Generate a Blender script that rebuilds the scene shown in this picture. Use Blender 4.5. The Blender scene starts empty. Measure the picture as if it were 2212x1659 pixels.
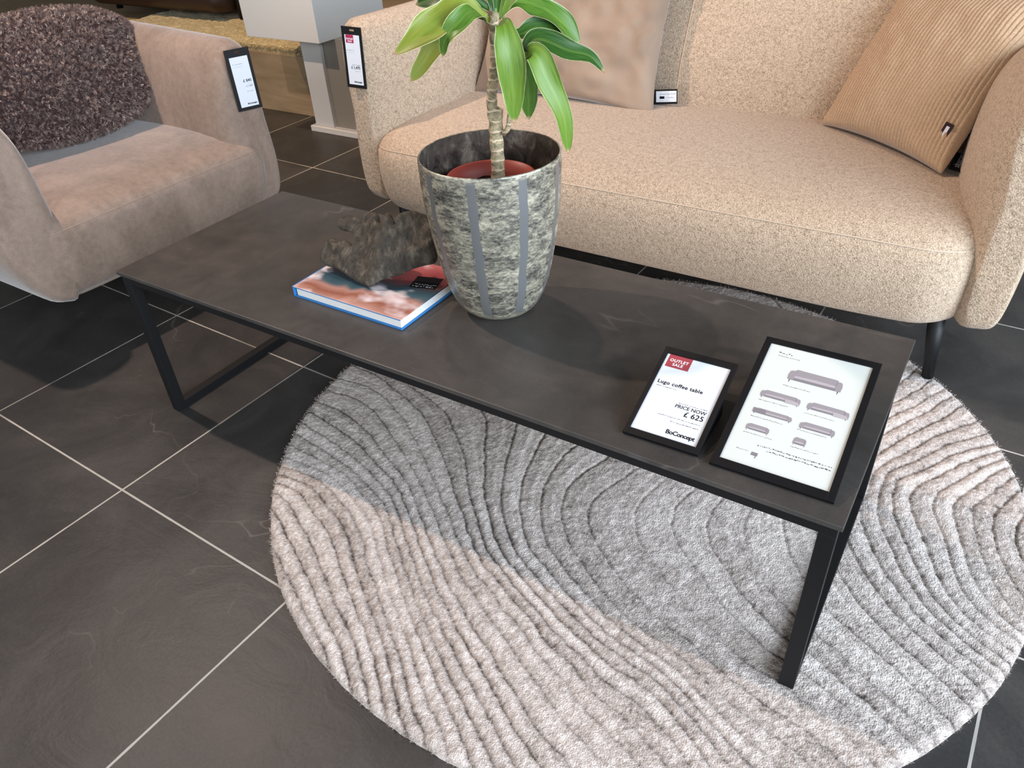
import bpy, bmesh, math, random
import numpy as np
from mathutils import Vector, Matrix

# ------------------------------------------------------------------ camera
C = bpy.context.scene.collection
scn = bpy.context.scene
cam_d = bpy.data.cameras.new('camera')
cam = bpy.data.objects.new('camera', cam_d)
C.objects.link(cam)
yaw, pitch, roll = -0.60295919, 0.62997228, -0.06343626
fwd = Vector((math.sin(yaw)*math.cos(pitch), math.cos(yaw)*math.cos(pitch), -math.sin(pitch)))
rt = Vector((math.cos(yaw), -math.sin(yaw), 0))
up = rt.cross(fwd)
r2 = math.cos(roll)*rt + math.sin(roll)*up
u2 = -math.sin(roll)*rt + math.cos(roll)*up
cam.matrix_world = Matrix(((r2.x, u2.x, -fwd.x, 1.751023), (r2.y, u2.y, -fwd.y, -0.870441),
                           (r2.z, u2.z, -fwd.z, 1.258220), (0, 0, 0, 1)))
cam_d.sensor_fit = 'HORIZONTAL'
cam_d.sensor_width = 36.0
cam_d.lens = 1656.52*36.0/2212.0
cam_d.clip_start = 0.05
scn.camera = cam

# ------------------------------------------------------------------ light and exposure
scn.view_settings.view_transform = 'Standard'
scn.view_settings.look = 'None'
scn.view_settings.gamma = 1.0
scn.view_settings.use_curve_mapping = False
scn.view_settings.exposure = -0.22

world = bpy.data.worlds.new('World')
scn.world = world
world.use_nodes = True
bg = world.node_tree.nodes['Background']
bg.inputs[0].default_value = (0.92, 0.97, 1.0, 1)
bg.inputs[1].default_value = 2.3

def lamp(name, loc, target, power, color, angle=70, blend=0.5, size=0.05):
    d = bpy.data.lights.new(name, 'SPOT')
    d.energy = power; d.color = color
    d.spot_size = math.radians(angle); d.spot_blend = blend
    d.shadow_soft_size = size
    o = bpy.data.objects.new(name, d); C.objects.link(o)
    o.location = loc
    o.rotation_euler = (Vector(target)-Vector(loc)).to_track_quat('-Z', 'Y').to_euler()
    return o
def window_light(name, loc, target, power, color, sx, sy):
    d = bpy.data.lights.new(name, 'AREA'); d.shape = 'RECTANGLE'
    d.size = sx; d.size_y = sy; d.energy = power; d.color = color
    o = bpy.data.objects.new(name, d); C.objects.link(o)
    o.location = loc
    o.rotation_euler = (Vector(target)-Vector(loc)).to_track_quat('-Z', 'Y').to_euler()
    return o
WARM = (1.0, 0.77, 0.63)
lamp('spot_lamp', (-1.1, 0.10, 2.95), (0.3, 0.35, 0.0), 315, WARM, 112, 0.6, 0.035)
lamp('spot_lamp', (0.1, 1.0, 2.95), (0.9, 1.45, 0.45), 120, WARM, 75, 0.8, 0.06)
lamp('spot_lamp', (-2.3, 1.5, 2.95), (-2.1, 2.5, 0.3), 230, (1.0, 0.72, 0.42), 80, 0.6, 0.05)
window_light('window_daylight', (4.6, -0.6, 1.7), (0.8, 0.6, 0.2), 400, (0.70, 0.84, 1.0), 4.0, 2.2)

# ------------------------------------------------------------------ helpers
def lin(h):
    h = h.lstrip('#')
    v = [int(h[i:i+2], 16)/255 for i in (0, 2, 4)]
    return tuple((x/12.92 if x <= 0.04045 else ((x+0.055)/1.055)**2.4) for x in v) + (1.0,)

def tag(o, label=None, cat=None, group=None, kind=None):
    if label: o['label'] = label
    if cat: o['category'] = cat
    if group: o['group'] = group
    if kind: o['kind'] = kind
    return o
def thing(name, label, cat, loc, group=None):
    o = bpy.data.objects.new(name, None); C.objects.link(o)
    o.location = loc; o.empty_display_size = 0.1
    bpy.context.view_layer.update()
    return tag(o, label, cat, group)
def origin_of(o):
    v = Vector((0, 0, 0))
    while o is not None:
        v += Vector(o.location); o = o.parent
    return v
def mesh_from(V, F):
    me = bpy.data.meshes.new('m')
    me.from_pydata([tuple(v) for v in V], [], [tuple(f) for f in F])
    me.update()
    return me
def link(name, me, mat=None, parent=None, smooth=True, loc=None):
    """Vertices come in world coordinates; they are moved to the parent's (or loc's) origin."""
    o = bpy.data.objects.new(name, me); me.name = name
    C.objects.link(o)
    if parent is not None:
        off = origin_of(parent); o.parent = parent
    else:
        off = Vector(loc) if loc is not None else Vector((0, 0, 0))
        o.location = off
    me.transform(Matrix.Translation(-off))
    if mat is not None: me.materials.append(mat)
    me.polygons.foreach_set('use_smooth', [smooth]*len(me.polygons))
    return o
def bm_mesh(bm):
    bmesh.ops.recalc_face_normals(bm, faces=bm.faces)
    me = bpy.data.meshes.new('m'); bm.to_mesh(me); bm.free(); return me
def add_box(bm, x0, x1, y0, y1, z0, z1, bev=0.0, seg=2):
    b = bmesh.new()
    bmesh.ops.create_cube(b, size=1.0)
    for v in b.verts:
        v.co = Vector(((x0+x1)/2+v.co.x*(x1-x0), (y0+y1)/2+v.co.y*(y1-y0), (z0+z1)/2+v.co.z*(z1-z0)))
    if bev > 0:
        bmesh.ops.bevel(b, geom=b.edges[:], offset=bev, segments=seg, affect='EDGES', profile=0.5)
    me = bpy.data.meshes.new('t'); b.to_mesh(me); b.free()
    bm.from_mesh(me); bpy.data.meshes.remove(me)
def box_mesh(*a, **k):
    bm = bmesh.new(); add_box(bm, *a, **k); return bm_mesh(bm)
def catmull(P, n, closed=False):
    P = np.array(P, float); out = []
    m = len(P); segs = m if closed else m-1
    for i in range(segs):
        if closed: p0, p1, p2, p3 = P[(i-1) % m], P[i], P[(i+1) % m], P[(i+2) % m]
        else:
            p1, p2 = P[i], P[i+1]
            p0 = P[i-1] if i > 0 else 2*p1-p2
            p3 = P[i+2] if i+2 < m else 2*p2-p1
        for t in np.linspace(0, 1, n, endpoint=False):
            out.append(0.5*((2*p1)+(-p0+p2)*t+(2*p0-5*p1+4*p2-p3)*t*t+(-p0+3*p1-3*p2+p3)*t**3))
    if not closed: out.append(P[-1])
    return np.array(out)
def tube_mesh(P, R, ns=10, n=6, caps=True):
    """Round tube through points P with radii R (number or list)."""
    P = np.array(P, float)
    if not hasattr(R, '__len__'): R = [R]*len(P)
    Q = catmull(np.c_[P, np.array(R)], n) if n > 1 else np.c_[P, np.array(R)]
    V = []; F = []
    t = np.gradient(Q[:, :3], axis=0); t /= np.linalg.norm(t, axis=1)[:, None]+1e-12
    a = np.cross(t[0], [0, 0, 1]) if abs(t[0][2]) < .9 else np.cross(t[0], [1, 0, 0])
    for i in range(len(Q)):
        a = a-t[i]*(a@t[i]); a /= np.linalg.norm(a); b = np.cross(t[i], a)
        for k in range(ns):
            an = 2*math.pi*k/ns
            V.append(Q[i, :3]+Q[i, 3]*(math.cos(an)*a+math.sin(an)*b))
    for i in range(len(Q)-1):
        for k in range(ns):
            F.append((i*ns+k, i*ns+(k+1) % ns, (i+1)*ns+(k+1) % ns, (i+1)*ns+k))
    if caps:
        F.append(tuple(range(ns-1, -1, -1))); F.append(tuple((len(Q)-1)*ns+k for k in range(ns)))
    return mesh_from(V, F)
def loft_mesh(profile, s0, s1, R, axis, n=10, mid=24, warp=None, zi=1.0):
    """Closed convex-ish 2D profile swept between s0 and s1 with ends rounded by R.
    axis 'x': profile is (y, z); axis 'y': profile is (x, z)."""
    P = np.array(profile, float); m = len(P)
    c = P.mean(0)
    tg = np.roll(P, -1, 0)-np.roll(P, 1, 0)
    nrm = np.c_[tg[:, 1], -tg[:, 0]]; nrm /= np.linalg.norm(nrm, axis=1)[:, None]+1e-12
    if ((P-c)*nrm).sum() < 0: nrm = -nrm
    st = []
    for k in range(n+1):
        a = k/n*math.pi/2; st.append((s0+R*(1-math.cos(a)), R*(1-math.sin(a))))
    for k in range(1, mid): st.append((s0+R+(s1-s0-2*R)*k/mid, 0))
    for k in range(n, -1, -1):
        a = k/n*math.pi/2; st.append((s1-R*(1-math.cos(a)), R*(1-math.sin(a))))
    V = []; F = []
    def put(s, p):
        q = (s, p[0], p[1]) if axis == 'x' else (p[0], s, p[1])
        V.append(warp(*q) if warp else q)
    rad = np.linalg.norm(P-c, axis=1)[:, None]
    for s, ins in st:
        sc_ = P-(P-c)/rad*ins*np.array([1.0, zi])
        for j in range(m): put(s, sc_[j])
    for i in range(len(st)-1):
        for j in range(m):
            F.append((i*m+j, i*m+(j+1) % m, (i+1)*m+(j+1) % m, (i+1)*m+j))
    for e, base in ((0, 0), (1, (len(st)-1)*m)):
        s, ins = st[0] if e == 0 else st[-1]
        ring = list(range(base, base+m)); ins_p = P-(P-c)/rad*ins*np.array([1.0, zi]); cc = ins_p.mean(0)
        for q in (0.66, 0.33):
            b2 = len(V)
            for j in range(m): put(s, cc+(ins_p[j]-cc)*q)
            for j in range(m): F.append((ring[j], ring[(j+1) % m], b2+(j+1) % m, b2+j))
            ring = list(range(b2, b2+m))
        cen = len(V); put(s, cc)
        for j in range(m): F.append((ring[j], ring[(j+1) % m], cen))
    bm = bmesh.new()
    me = mesh_from(V, F); bm.from_mesh(me); bpy.data.meshes.remove(me)
    return bm_mesh(bm)
def grid_faces(nu, nv):
    return [(i*nv+j, (i+1)*nv+j, (i+1)*nv+j+1, i*nv+j+1) for i in range(nu-1) for j in range(nv-1)]
def vnoise(x, y, seed=0):
    """Smooth value noise on numpy arrays."""
    xi = np.floor(x).astype(np.int64); yi = np.floor(y).astype(np.int64)
    xf = x-xi; yf = y-yi
    u = xf*xf*(3-2*xf); v = yf*yf*(3-2*yf)
    def h(a, b):
        n = (a*374761393+b*668265263+seed*974711) & 0x7fffffff
        n = ((n ^ (n >> 13))*1274126177) & 0x7fffffff
        return ((n ^ (n >> 16)) & 0xffff)/65535.0
    return (h(xi, yi)*(1-u)+h(xi+1, yi)*u)*(1-v)+(h(xi, yi+1)*(1-u)+h(xi+1, yi+1)*u)*v

# ------------------------------------------------------------------ materials
class M:
    """Small node-tree builder."""
    def __init__(s, name, rough=0.8, spec=0.3, sheen=0.0):
        s.m = bpy.data.materials.new(name); s.m.use_nodes = True
        s.t = s.m.node_tree; s.n = s.t.nodes; s.l = s.t.links
        s.b = s.n['Principled BSDF']
        s.b.inputs['Roughness'].default_value = rough
        s.b.inputs['Specular IOR Level'].default_value = spec
        if sheen:
            s.b.inputs['Sheen Weight'].default_value = sheen
            s.b.inputs['Sheen Roughness'].default_value = 0.4
        s.co = None
    def obj(s):
        if s.co is None: s.co = s.n.new('ShaderNodeTexCoord').outputs['Object']
        return s.co
    def new(s, t, **kw):
        n = s.n.new('ShaderNode'+t)
        for k, v in kw.items(): setattr(n, k, v)
        return n
    def set(s, inp, v):
        if isinstance(v, bpy.types.NodeSocket): s.l.new(v, inp)
        else: inp.default_value = v
    def map(s, scale=(1, 1, 1), rot=(0, 0, 0), loc=(0, 0, 0), vec=None):
        n = s.new('Mapping'); s.l.new(vec or s.obj(), n.inputs[0])
        n.inputs['Location'].default_value = loc; n.inputs['Rotation'].default_value = rot
        n.inputs['Scale'].default_value = scale
        return n.outputs[0]
    def noise(s, scale, detail=2, rough=0.5, dist=0.0, vec=None, out='Fac'):
        n = s.new('TexNoise'); s.l.new(vec or s.obj(), n.inputs['Vector'])
        n.inputs['Scale'].default_value = scale; n.inputs['Detail'].default_value = detail
        n.inputs['Roughness'].default_value = rough; n.inputs['Distortion'].default_value = dist
        return n.outputs[out]
    def voro(s, scale, vec=None, out='Distance', feature='F1'):
        n = s.new('TexVoronoi', feature=feature); s.l.new(vec or s.obj(), n.inputs['Vector'])
        n.inputs['Scale'].default_value = scale
        return n.outputs[out]
    def ramp(s, fac, stops, interp='LINEAR'):
        n = s.new('ValToRGB'); s.l.new(fac, n.inputs[0]); e = n.color_ramp.elements
        n.color_ramp.interpolation = interp
        while len(e) < len(stops): e.new(0.5)
        for el, (p, c) in zip(e, stops):
            el.position = p; el.color = c if hasattr(c, '__len__') else (c, c, c, 1)
        return n.outputs[0]
    def math(s, op, a, b=None, c=None, clamp=False):
        n = s.new('Math', operation=op); n.use_clamp = clamp
        s.set(n.inputs[0], a)
        if b is not None: s.set(n.inputs[1], b)
        if c is not None: s.set(n.inputs[2], c)
        return n.outputs[0]
    def mix(s, fac, a, b, mode='MIX'):
        n = s.new('Mix', data_type='RGBA', blend_type=mode)
        s.set(n.inputs[0], fac); s.set(n.inputs[6], a); s.set(n.inputs[7], b)
        return n.outputs[2]
    def color(s, v): s.set(s.b.inputs['Base Color'], v); return s
    def rough(s, v): s.set(s.b.inputs['Roughness'], v); return s
    def bump(s, h, strength=0.5, dist=0.01, prev=None):
        n = s.new('Bump'); s.l.new(h, n.inputs['Height'])
        n.inputs['Strength'].default_value = strength; n.inputs['Distance'].default_value = dist
        if prev is not None: s.l.new(prev, n.inputs['Normal'])
        s.l.new(n.outputs[0], s.b.inputs['Normal']); return n.outputs[0]
    def attr(s, name, out='Fac'):
        n = s.new('Attribute'); n.attribute_name = name; return n.outputs[out]

def plain(name, col, rough=0.6, spec=0.3, metal=0.0):
    m = M(name, rough, spec); m.color(lin(col)); m.b.inputs['Metallic'].default_value = metal
    f = m.noise(220, 2); m.rough(m.math('MULTIPLY_ADD', f, 0.12, rough-0.06))
    return m.m

def boucle(name, lo, mid, hi, scale=360.0, bump=0.45):
    m = M(name, 0.95, 0.15, 0.25)
    f = m.noise(scale*0.9, 3, 0.65, 0.4)
    g = m.noise(scale*0.28, 3, 0.6, 0.3)
    k = m.math('ADD', m.math('MULTIPLY', f, 0.72), m.math('MULTIPLY', g, 0.28))
    m.color(m.ramp(k, [(0.34, lin(lo)), (0.47, lin(mid)), (0.62, lin(hi))]))
    v = m.voro(scale*0.85)
    h = m.math('ADD', m.math('MULTIPLY', v, -0.8), m.math('MULTIPLY', f, 0.7))
    m.bump(h, bump, 0.006)
    return m.m
def suede(name, lo, hi):
    m = M(name, 0.9, 0.15, 0.5)
    a = m.noise(7, 5, 0.6, 0.6, m.map((1, 1, 0.55)))
    b = m.noise(60, 3, 0.6)
    c = m.noise(420, 2, 0.6)
    k = m.math('ADD', m.math('MULTIPLY', a, 0.5), m.math('ADD', m.math('MULTIPLY', b, 0.25), m.math('MULTIPLY', c, 0.25)))
    m.color(m.ramp(k, [(0.38, lin(lo)), (0.62, lin(hi))]))
    m.bump(m.math('ADD', m.math('MULTIPLY', c, 0.4), b), 0.18, 0.004)
    return m.m

SOFA = boucle('beige_boucle', '#736354', '#ad9780', '#ccb6a0')
SOFA_SEAM = plain('beige_thread', '#c9b49e', 0.9, 0.1)
CHAIR = suede('taupe_velour', '#7b695c', '#9d887a')
CHAIR_SEAM = plain('taupe_thread', '#97857a', 0.9, 0.1)
BLACKM = plain('black_powder_coat', '#0c0c0e', 0.55, 0.3)
BLACKP = plain('black_plastic', '#0e0d0f', 0.55, 0.22)
BLACKW = plain('black_stained_wood', '#0c0c0e', 0.5, 0.35)
PAPER = plain('white_card', '#d4d5da', 0.7, 0.08)
PAPERC = plain('cream_paper', '#cbccc5', 0.7, 0.08)
INK = plain('black_ink', '#151518', 0.7, 0.1)
INKG = plain('grey_ink', '#6d6d70', 0.7, 0.1)
RED = plain('red_ink', '#9c3f47', 0.6, 0.2)
MAGENTA = plain('crimson_ink', '#a5264f', 0.6, 0.2)
WHITEINK = plain('white_ink', '#e8e8ea', 0.6, 0.2)
PAINT = plain('plinth_paint', '#d2d0cd', 0.6, 0.3)
PANEL_SHADE = plain('shaded_panel_grey', '#8d867c', 0.6, 0.3)  # plinth paint darkened: shade on the pedestal put into the colour
WALL = plain('wall_paint', '#968f85', 0.8, 0.2)
CEIL = plain('ceiling_paint', '#4c4a48', 0.9, 0.1)
LEATHER = plain('dark_brown_leather', '#2a1710', 0.45, 0.4)

# ------------------------------------------------------------------ measured shapes (metres, world space)
LEAVES = [
    (0.064, [[0.939, 0.304, 0.992], [0.924, 0.257, 1.02], [0.907, 0.22, 1.006], [0.886, 0.181, 0.984], [0.856, 0.148, 0.962]]),
    (0.06, [[0.941, 0.305, 0.988], [0.921, 0.267, 1.009], [0.89, 0.245, 0.979], [0.864, 0.227, 0.943], [0.828, 0.214, 0.9]]),
    (0.042, [[0.937, 0.303, 0.985], [0.948, 0.249, 1.013], [0.937, 0.217, 0.998], [0.921, 0.206, 0.978], [0.909, 0.209, 0.949]]),
    (0.052, [[0.942, 0.306, 1.006], [0.914, 0.287, 1.03], [0.87, 0.28, 1.027], [0.823, 0.259, 1.016]]),
    (0.058, [[0.956, 0.304, 0.971], [0.989, 0.278, 0.991], [1.005, 0.265, 0.954], [1.009, 0.267, 0.894], [1.003, 0.276, 0.832]]),
    (0.046, [[0.955, 0.316, 0.961], [0.995, 0.307, 0.93], [1.013, 0.307, 0.899], [1.008, 0.316, 0.826]]),
    (0.064, [[0.954, 0.314, 0.991], [0.961, 0.356, 1.009], [0.987, 0.399, 0.996], [1.015, 0.431, 0.965], [1.041, 0.449, 0.926]]),
    (0.044, [[0.956, 0.316, 0.976], [0.972, 0.352, 0.959], [0.991, 0.389, 0.964], [1.019, 0.422, 0.944], [1.047, 0.441, 0.918]]),
    (0.046, [[0.958, 0.318, 0.954], [0.995, 0.319, 0.933], [1.023, 0.327, 0.96], [1.07, 0.347, 0.942], [1.103, 0.37, 0.929], [1.123, 0.385, 0.901]]),
    (0.05, [[0.958, 0.318, 0.95], [1.013, 0.295, 0.936], [1.041, 0.29, 0.945], [1.064, 0.294, 0.9], [1.083, 0.307, 0.848], [1.086, 0.322, 0.773]]),
    (0.045, [[0.95, 0.312, 0.991], [0.947, 0.31, 1.02], [0.953, 0.289, 1.065], [0.96, 0.246, 1.11], [0.95, 0.202, 1.127]]),
    (0.045, [[0.954, 0.314, 0.991], [0.962, 0.32, 1.033], [0.968, 0.337, 1.079], [0.989, 0.364, 1.103], [1.015, 0.394, 1.093]]),
    (0.04, [[0.952, 0.313, 0.995], [0.956, 0.316, 1.041], [0.945, 0.333, 1.093], [0.948, 0.347, 1.144]]),
    (0.05, [[0.957, 0.317, 0.991], [0.955, 0.352, 1.017], [0.966, 0.396, 1.036], [0.984, 0.446, 1.025]]),
]
TRUNK_LOWER = [[0.94, 0.305, 0.702], [0.941, 0.306, 0.75], [0.941, 0.306, 0.794], [0.943, 0.307, 0.828], [0.948, 0.31, 0.841]]
TRUNK_UPPER = [[0.942, 0.306, 0.806], [0.938, 0.303, 0.832], [0.939, 0.304, 0.869], [0.945, 0.308, 0.909], [0.948, 0.31, 0.947], [0.947, 0.31, 0.977], [0.951, 0.312, 1.002]]
TWIG = [[0.959, 0.304, 0.797], [0.971, 0.302, 0.811], [0.976, 0.303, 0.837], [0.976, 0.303, 0.847]]
RUG_LINES = [
    (0, [[0.522, -0.09], [0.599, -0.122], [0.71, -0.175], [0.786, -0.212], [0.867, -0.264], [0.942, -0.301], [1.031, -0.354]]),
    (3, [[0.475, -0.023], [0.608, -0.016], [0.704, -0.051], [0.803, -0.105], [0.896, -0.174], [0.975, -0.23], [1.078, -0.31], [1.155, -0.368]]),
    (6, [[0.388, 0.09], [0.547, 0.066], [0.682, 0.032], [0.768, 0.004], [0.852, -0.055], [0.937, -0.125], [1.032, -0.196], [1.15, -0.268], [1.24, -0.325], [1.324, -0.374]]),
    (9, [[0.373, 0.212], [0.495, 0.205], [0.605, 0.164], [0.711, 0.116], [0.809, 0.058], [0.879, 0.006], [0.961, -0.059], [1.039, -0.116], [1.133, -0.174], [1.23, -0.221], [1.327, -0.273], [1.43, -0.31]]),
    (11, [[0.332, 0.322], [0.399, 0.34], [0.507, 0.328], [0.617, 0.271], [0.731, 0.19], [0.837, 0.112], [0.938, 0.04], [1.03, -0.02], [1.122, -0.069], [1.231, -0.116], [1.355, -0.175], [1.483, -0.233]]),
    (13, [[0.532, 0.385], [0.673, 0.351], [0.762, 0.289], [0.844, 0.218], [0.913, 0.148], [0.972, 0.083], [1.049, 0.002], [1.152, -0.051], [1.259, -0.1], [1.394, -0.152], [1.519, -0.172]]),
    (14, [[0.791, 0.391], [0.843, 0.318], [0.908, 0.212], [0.968, 0.129], [1.028, 0.068], [1.095, 0.018], [1.172, -0.02], [1.275, -0.064], [1.347, -0.089], [1.46, -0.111], [1.555, -0.15]]),
    (15, [[0.887, 0.388], [0.941, 0.264], [0.991, 0.161], [1.045, 0.089], [1.113, 0.028], [1.194, -0.017], [1.286, -0.049], [1.374, -0.073], [1.485, -0.096], [1.577, -0.13]]),
    (17, [[1.051, 0.333], [1.071, 0.219], [1.108, 0.148], [1.153, 0.094], [1.205, 0.06], [1.277, 0.016], [1.381, -0.031], [1.502, -0.06], [1.614, -0.109]]),
    (18, [[1.148, 0.371], [1.111, 0.258], [1.139, 0.17], [1.201, 0.104], [1.291, 0.037], [1.365, 0.0], [1.454, -0.026], [1.564, -0.058], [1.664, -0.086]]),
    (19, [[1.224, 0.387], [1.181, 0.266], [1.208, 0.174], [1.278, 0.116], [1.363, 0.065], [1.453, 0.024], [1.545, -0.006], [1.666, -0.049]]),
    (20, [[1.296, 0.388], [1.279, 0.297], [1.306, 0.219], [1.376, 0.151], [1.459, 0.091], [1.548, 0.054], [1.659, 0.021], [1.754, -0.013], [1.829, -0.046]]),
    (21, [[1.366, 0.376], [1.35, 0.29], [1.389, 0.233], [1.468, 0.174], [1.551, 0.108], [1.648, 0.055], [1.708, 0.052], [1.802, 0.015], [1.877, -0.031]]),
    (22, [[1.43, 0.382], [1.432, 0.296], [1.479, 0.221], [1.547, 0.166], [1.629, 0.118], [1.687, 0.089], [1.714, 0.096], [1.822, 0.045], [1.894, 0.012]]),
    (23, [[1.498, 0.385], [1.517, 0.306], [1.567, 0.251], [1.594, 0.198], [1.644, 0.172], [1.71, 0.134], [1.767, 0.107], [1.831, 0.069], [1.908, 0.037]]),
    (24, [[1.569, 0.38], [1.603, 0.313], [1.652, 0.26], [1.71, 0.204], [1.79, 0.173], [1.859, 0.134], [1.919, 0.096]]),
    (25, [[1.704, 0.303], [1.772, 0.24], [1.843, 0.192], [1.91, 0.153], [1.966, 0.124]]),
    (27, [[1.703, 0.499], [1.754, 0.397], [1.819, 0.322], [1.894, 0.259], [1.954, 0.221], [2.001, 0.199], [1.707, 0.577], [1.714, 0.674], [1.758, 0.753], [1.815, 0.867], [1.89, 0.978]]),
    (29, [[1.745, 0.576], [1.812, 0.431], [1.857, 0.348], [1.918, 0.294], [1.977, 0.258], [2.018, 0.246], [1.744, 0.653], [1.829, 0.772], [1.931, 0.889]]),
    (31, [[1.834, 0.614], [1.872, 0.512], [1.912, 0.403], [1.968, 0.34], [2.025, 0.31], [1.874, 0.707], [1.905, 0.776], [1.96, 0.85]]),
    (33, [[1.903, 0.618], [1.932, 0.509], [1.975, 0.412], [2.021, 0.358], [1.944, 0.715], [1.973, 0.79]]),
    (25.5, [[1.71, 0.793], [1.757, 0.888], [1.797, 0.99], [1.82, 1.032]]),
    (24, [[1.71, 0.896], [1.746, 0.951], [1.79, 1.039]]),
]
SCULPT = [[0.6641, 0.1877, 0.4538], [0.6244, 0.1912, 0.4532], [0.5869, 0.1987, 0.4582], [0.5431, 0.2061, 0.4622], [0.5032, 0.2101, 0.4622], [0.4977, 0.2238, 0.4797], [0.5013, 0.2367, 0.4973], [0.5124, 0.2467, 0.5121], [0.5348, 0.2427, 0.5098], [0.5548, 0.2467, 0.5178], [0.5808, 0.2405, 0.513], [0.581, 0.2491, 0.5246], [0.5651, 0.2571, 0.5331], [0.5392, 0.2585, 0.5315], [0.5246, 0.2616, 0.5337], [0.5192, 0.2727, 0.5477], [0.532, 0.2794, 0.5584], [0.5569, 0.2797, 0.5621], [0.5897, 0.2753, 0.5607], [0.5867, 0.2826, 0.5699], [0.5987, 0.2873, 0.5778], [0.6203, 0.2868, 0.58], [0.6339, 0.2818, 0.5752], [0.6411, 0.2742, 0.566], [0.656, 0.2754, 0.5696], [0.6545, 0.2867, 0.5845], [0.6689, 0.2842, 0.5831], [0.6789, 0.2793, 0.5747], [0.685, 0.2766, 0.5687], [0.6835, 0.288, 0.5844], [0.7004, 0.2997, 0.5933], [0.722, 0.3065, 0.5937], [0.7404, 0.3063, 0.5861], [0.7551, 0.3043, 0.5775], [0.7668, 0.2953, 0.5609], [0.779, 0.2854, 0.5429], [0.7762, 0.2738, 0.5285], [0.7476, 0.2591, 0.5203], [0.7199, 0.2422, 0.5089], [0.6926, 0.2194, 0.4894], [0.678, 0.1986, 0.4674]]
TAG_CHAIR = [[-0.48, 0.843, 0.711], [-0.445, 0.921, 0.714], [-0.447, 0.917, 0.517], [-0.479, 0.845, 0.518]]
TAG_SOFA = [[-0.111, 1.02, 0.776], [-0.044, 1.034, 0.773], [-0.056, 1.031, 0.587], [-0.126, 1.016, 0.593]]

# ------------------------------------------------------------------ the setting
def floor_mat():
    m = M('slate_tiles', 0.5, 0.3)
    uv = m.map((1/0.60041,)*3, (0, 0, 0.026346), (-0.2932, 0.4428, 0))
    sp = m.new('SeparateXYZ'); m.l.new(uv, sp.inputs[0])
    def edge(a):
        f = m.math('FRACT', a); return m.math('MINIMUM', f, m.math('SUBTRACT', 1.0, f))
    d = m.math('MINIMUM', edge(sp.outputs[0]), edge(sp.outputs[1]))
    wob = m.math('MULTIPLY_ADD', m.noise(26, 2), 0.0028, -0.0014)
    d = m.math('ADD', d, wob)
    grout = m.math('SUBTRACT', 1.0, m.math('MULTIPLY', m.math('SUBTRACT', d, 0.0035), 900.0, clamp=True), clamp=True)
    fl = m.new('VectorMath', operation='FLOOR'); m.l.new(uv, fl.inputs[0])
    wn = m.new('TexWhiteNoise', noise_dimensions='2D'); m.l.new(fl.outputs[0], wn.inputs['Vector'])
    cl = m.noise(3.2, 6, 0.62, 0.8)
    fine = m.noise(150, 3, 0.7)
    k = m.math('ADD', m.math('MULTIPLY', cl, 0.7), m.math('ADD', m.math('MULTIPLY', wn.outputs['Value'], 0.14), m.math('MULTIPLY', fine, 0.22)))
    base = m.ramp(k, [(0.30, lin('#232222')), (0.52, lin('#363433')), (0.74, lin('#4d4845'))])
    vein = m.noise(1.5, 4, 0.55, 0.5)
    vm = m.ramp(m.math('ABSOLUTE', m.math('SUBTRACT', vein, 0.5)), [(0.0, 1.0), (0.004, 0.0)])
    patch = m.ramp(m.noise(2.3, 2), [(0.52, 0.0), (0.66, 0.25)])
    base = m.mix(m.math('MULTIPLY', vm, patch), base, lin('#8d867f'))
    gcol = m.mix(m.ramp(m.noise(1.7, 2), [(0.36, 0.0), (0.52, 1.0)]), lin('#6f6962'), lin('#b0a9a0'))
    m.color(m.mix(grout, base, gcol))
    m.rough(m.math('ADD', m.math('MULTIPLY', cl, 0.25), m.math('MULTIPLY_ADD', grout, 0.3, 0.33)))
    riv = m.noise(5, 8, 0.6, 1.2, m.map((1, 1.6, 1), (0, 0, 0.5)))
    h = m.math('ADD', m.math('MULTIPLY', riv, 1.0), m.math('MULTIPLY', fine, 0.08))
    h = m.math('SUBTRACT', h, m.math('MULTIPLY', grout, 0.35))
    m.bump(h, 0.2, 0.010)
    return m.m
fl = link('floor', box_mesh(-6, 5, -4, 4, -0.05, 0), floor_mat(), smooth=False); tag(fl, kind='structure')
w = link('wall_back', box_mesh(-6.1, 5, 4, 4.12, 0, 3.1), WALL, smooth=False); tag(w, kind='structure')
w = link('wall_left', box_mesh(-6.12, -6, -4, 4.12, 0, 3.1), WALL, smooth=False); tag(w, kind='structure')
w = link('ceiling', box_mesh(-6.12, 5, -4, 4.12, 3.1, 3.2), CEIL, smooth=False); tag(w, kind='structure')

# raised display platform behind the chair
def platform_mat():
    m = M('platform_wood_tile', 0.55, 0.3)
    a = m.noise(5, 5, 0.6, 0.5, m.map((0.5, 1, 3)))
    m.color(m.ramp(a, [(0.3, lin('#8a7358')), (0.7, lin('#ab9375'))]))
    return m.m
pf = thing('display_platform', 'low beige display platform behind the armchair and white plinth', 'platform', (-3.6, 2.9, 0))
link('platform_base', box_mesh(-5.98, -1.0, 2.15, 3.98, 0.0, 0.318, 0.004), platform_mat(), pf, False)

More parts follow.
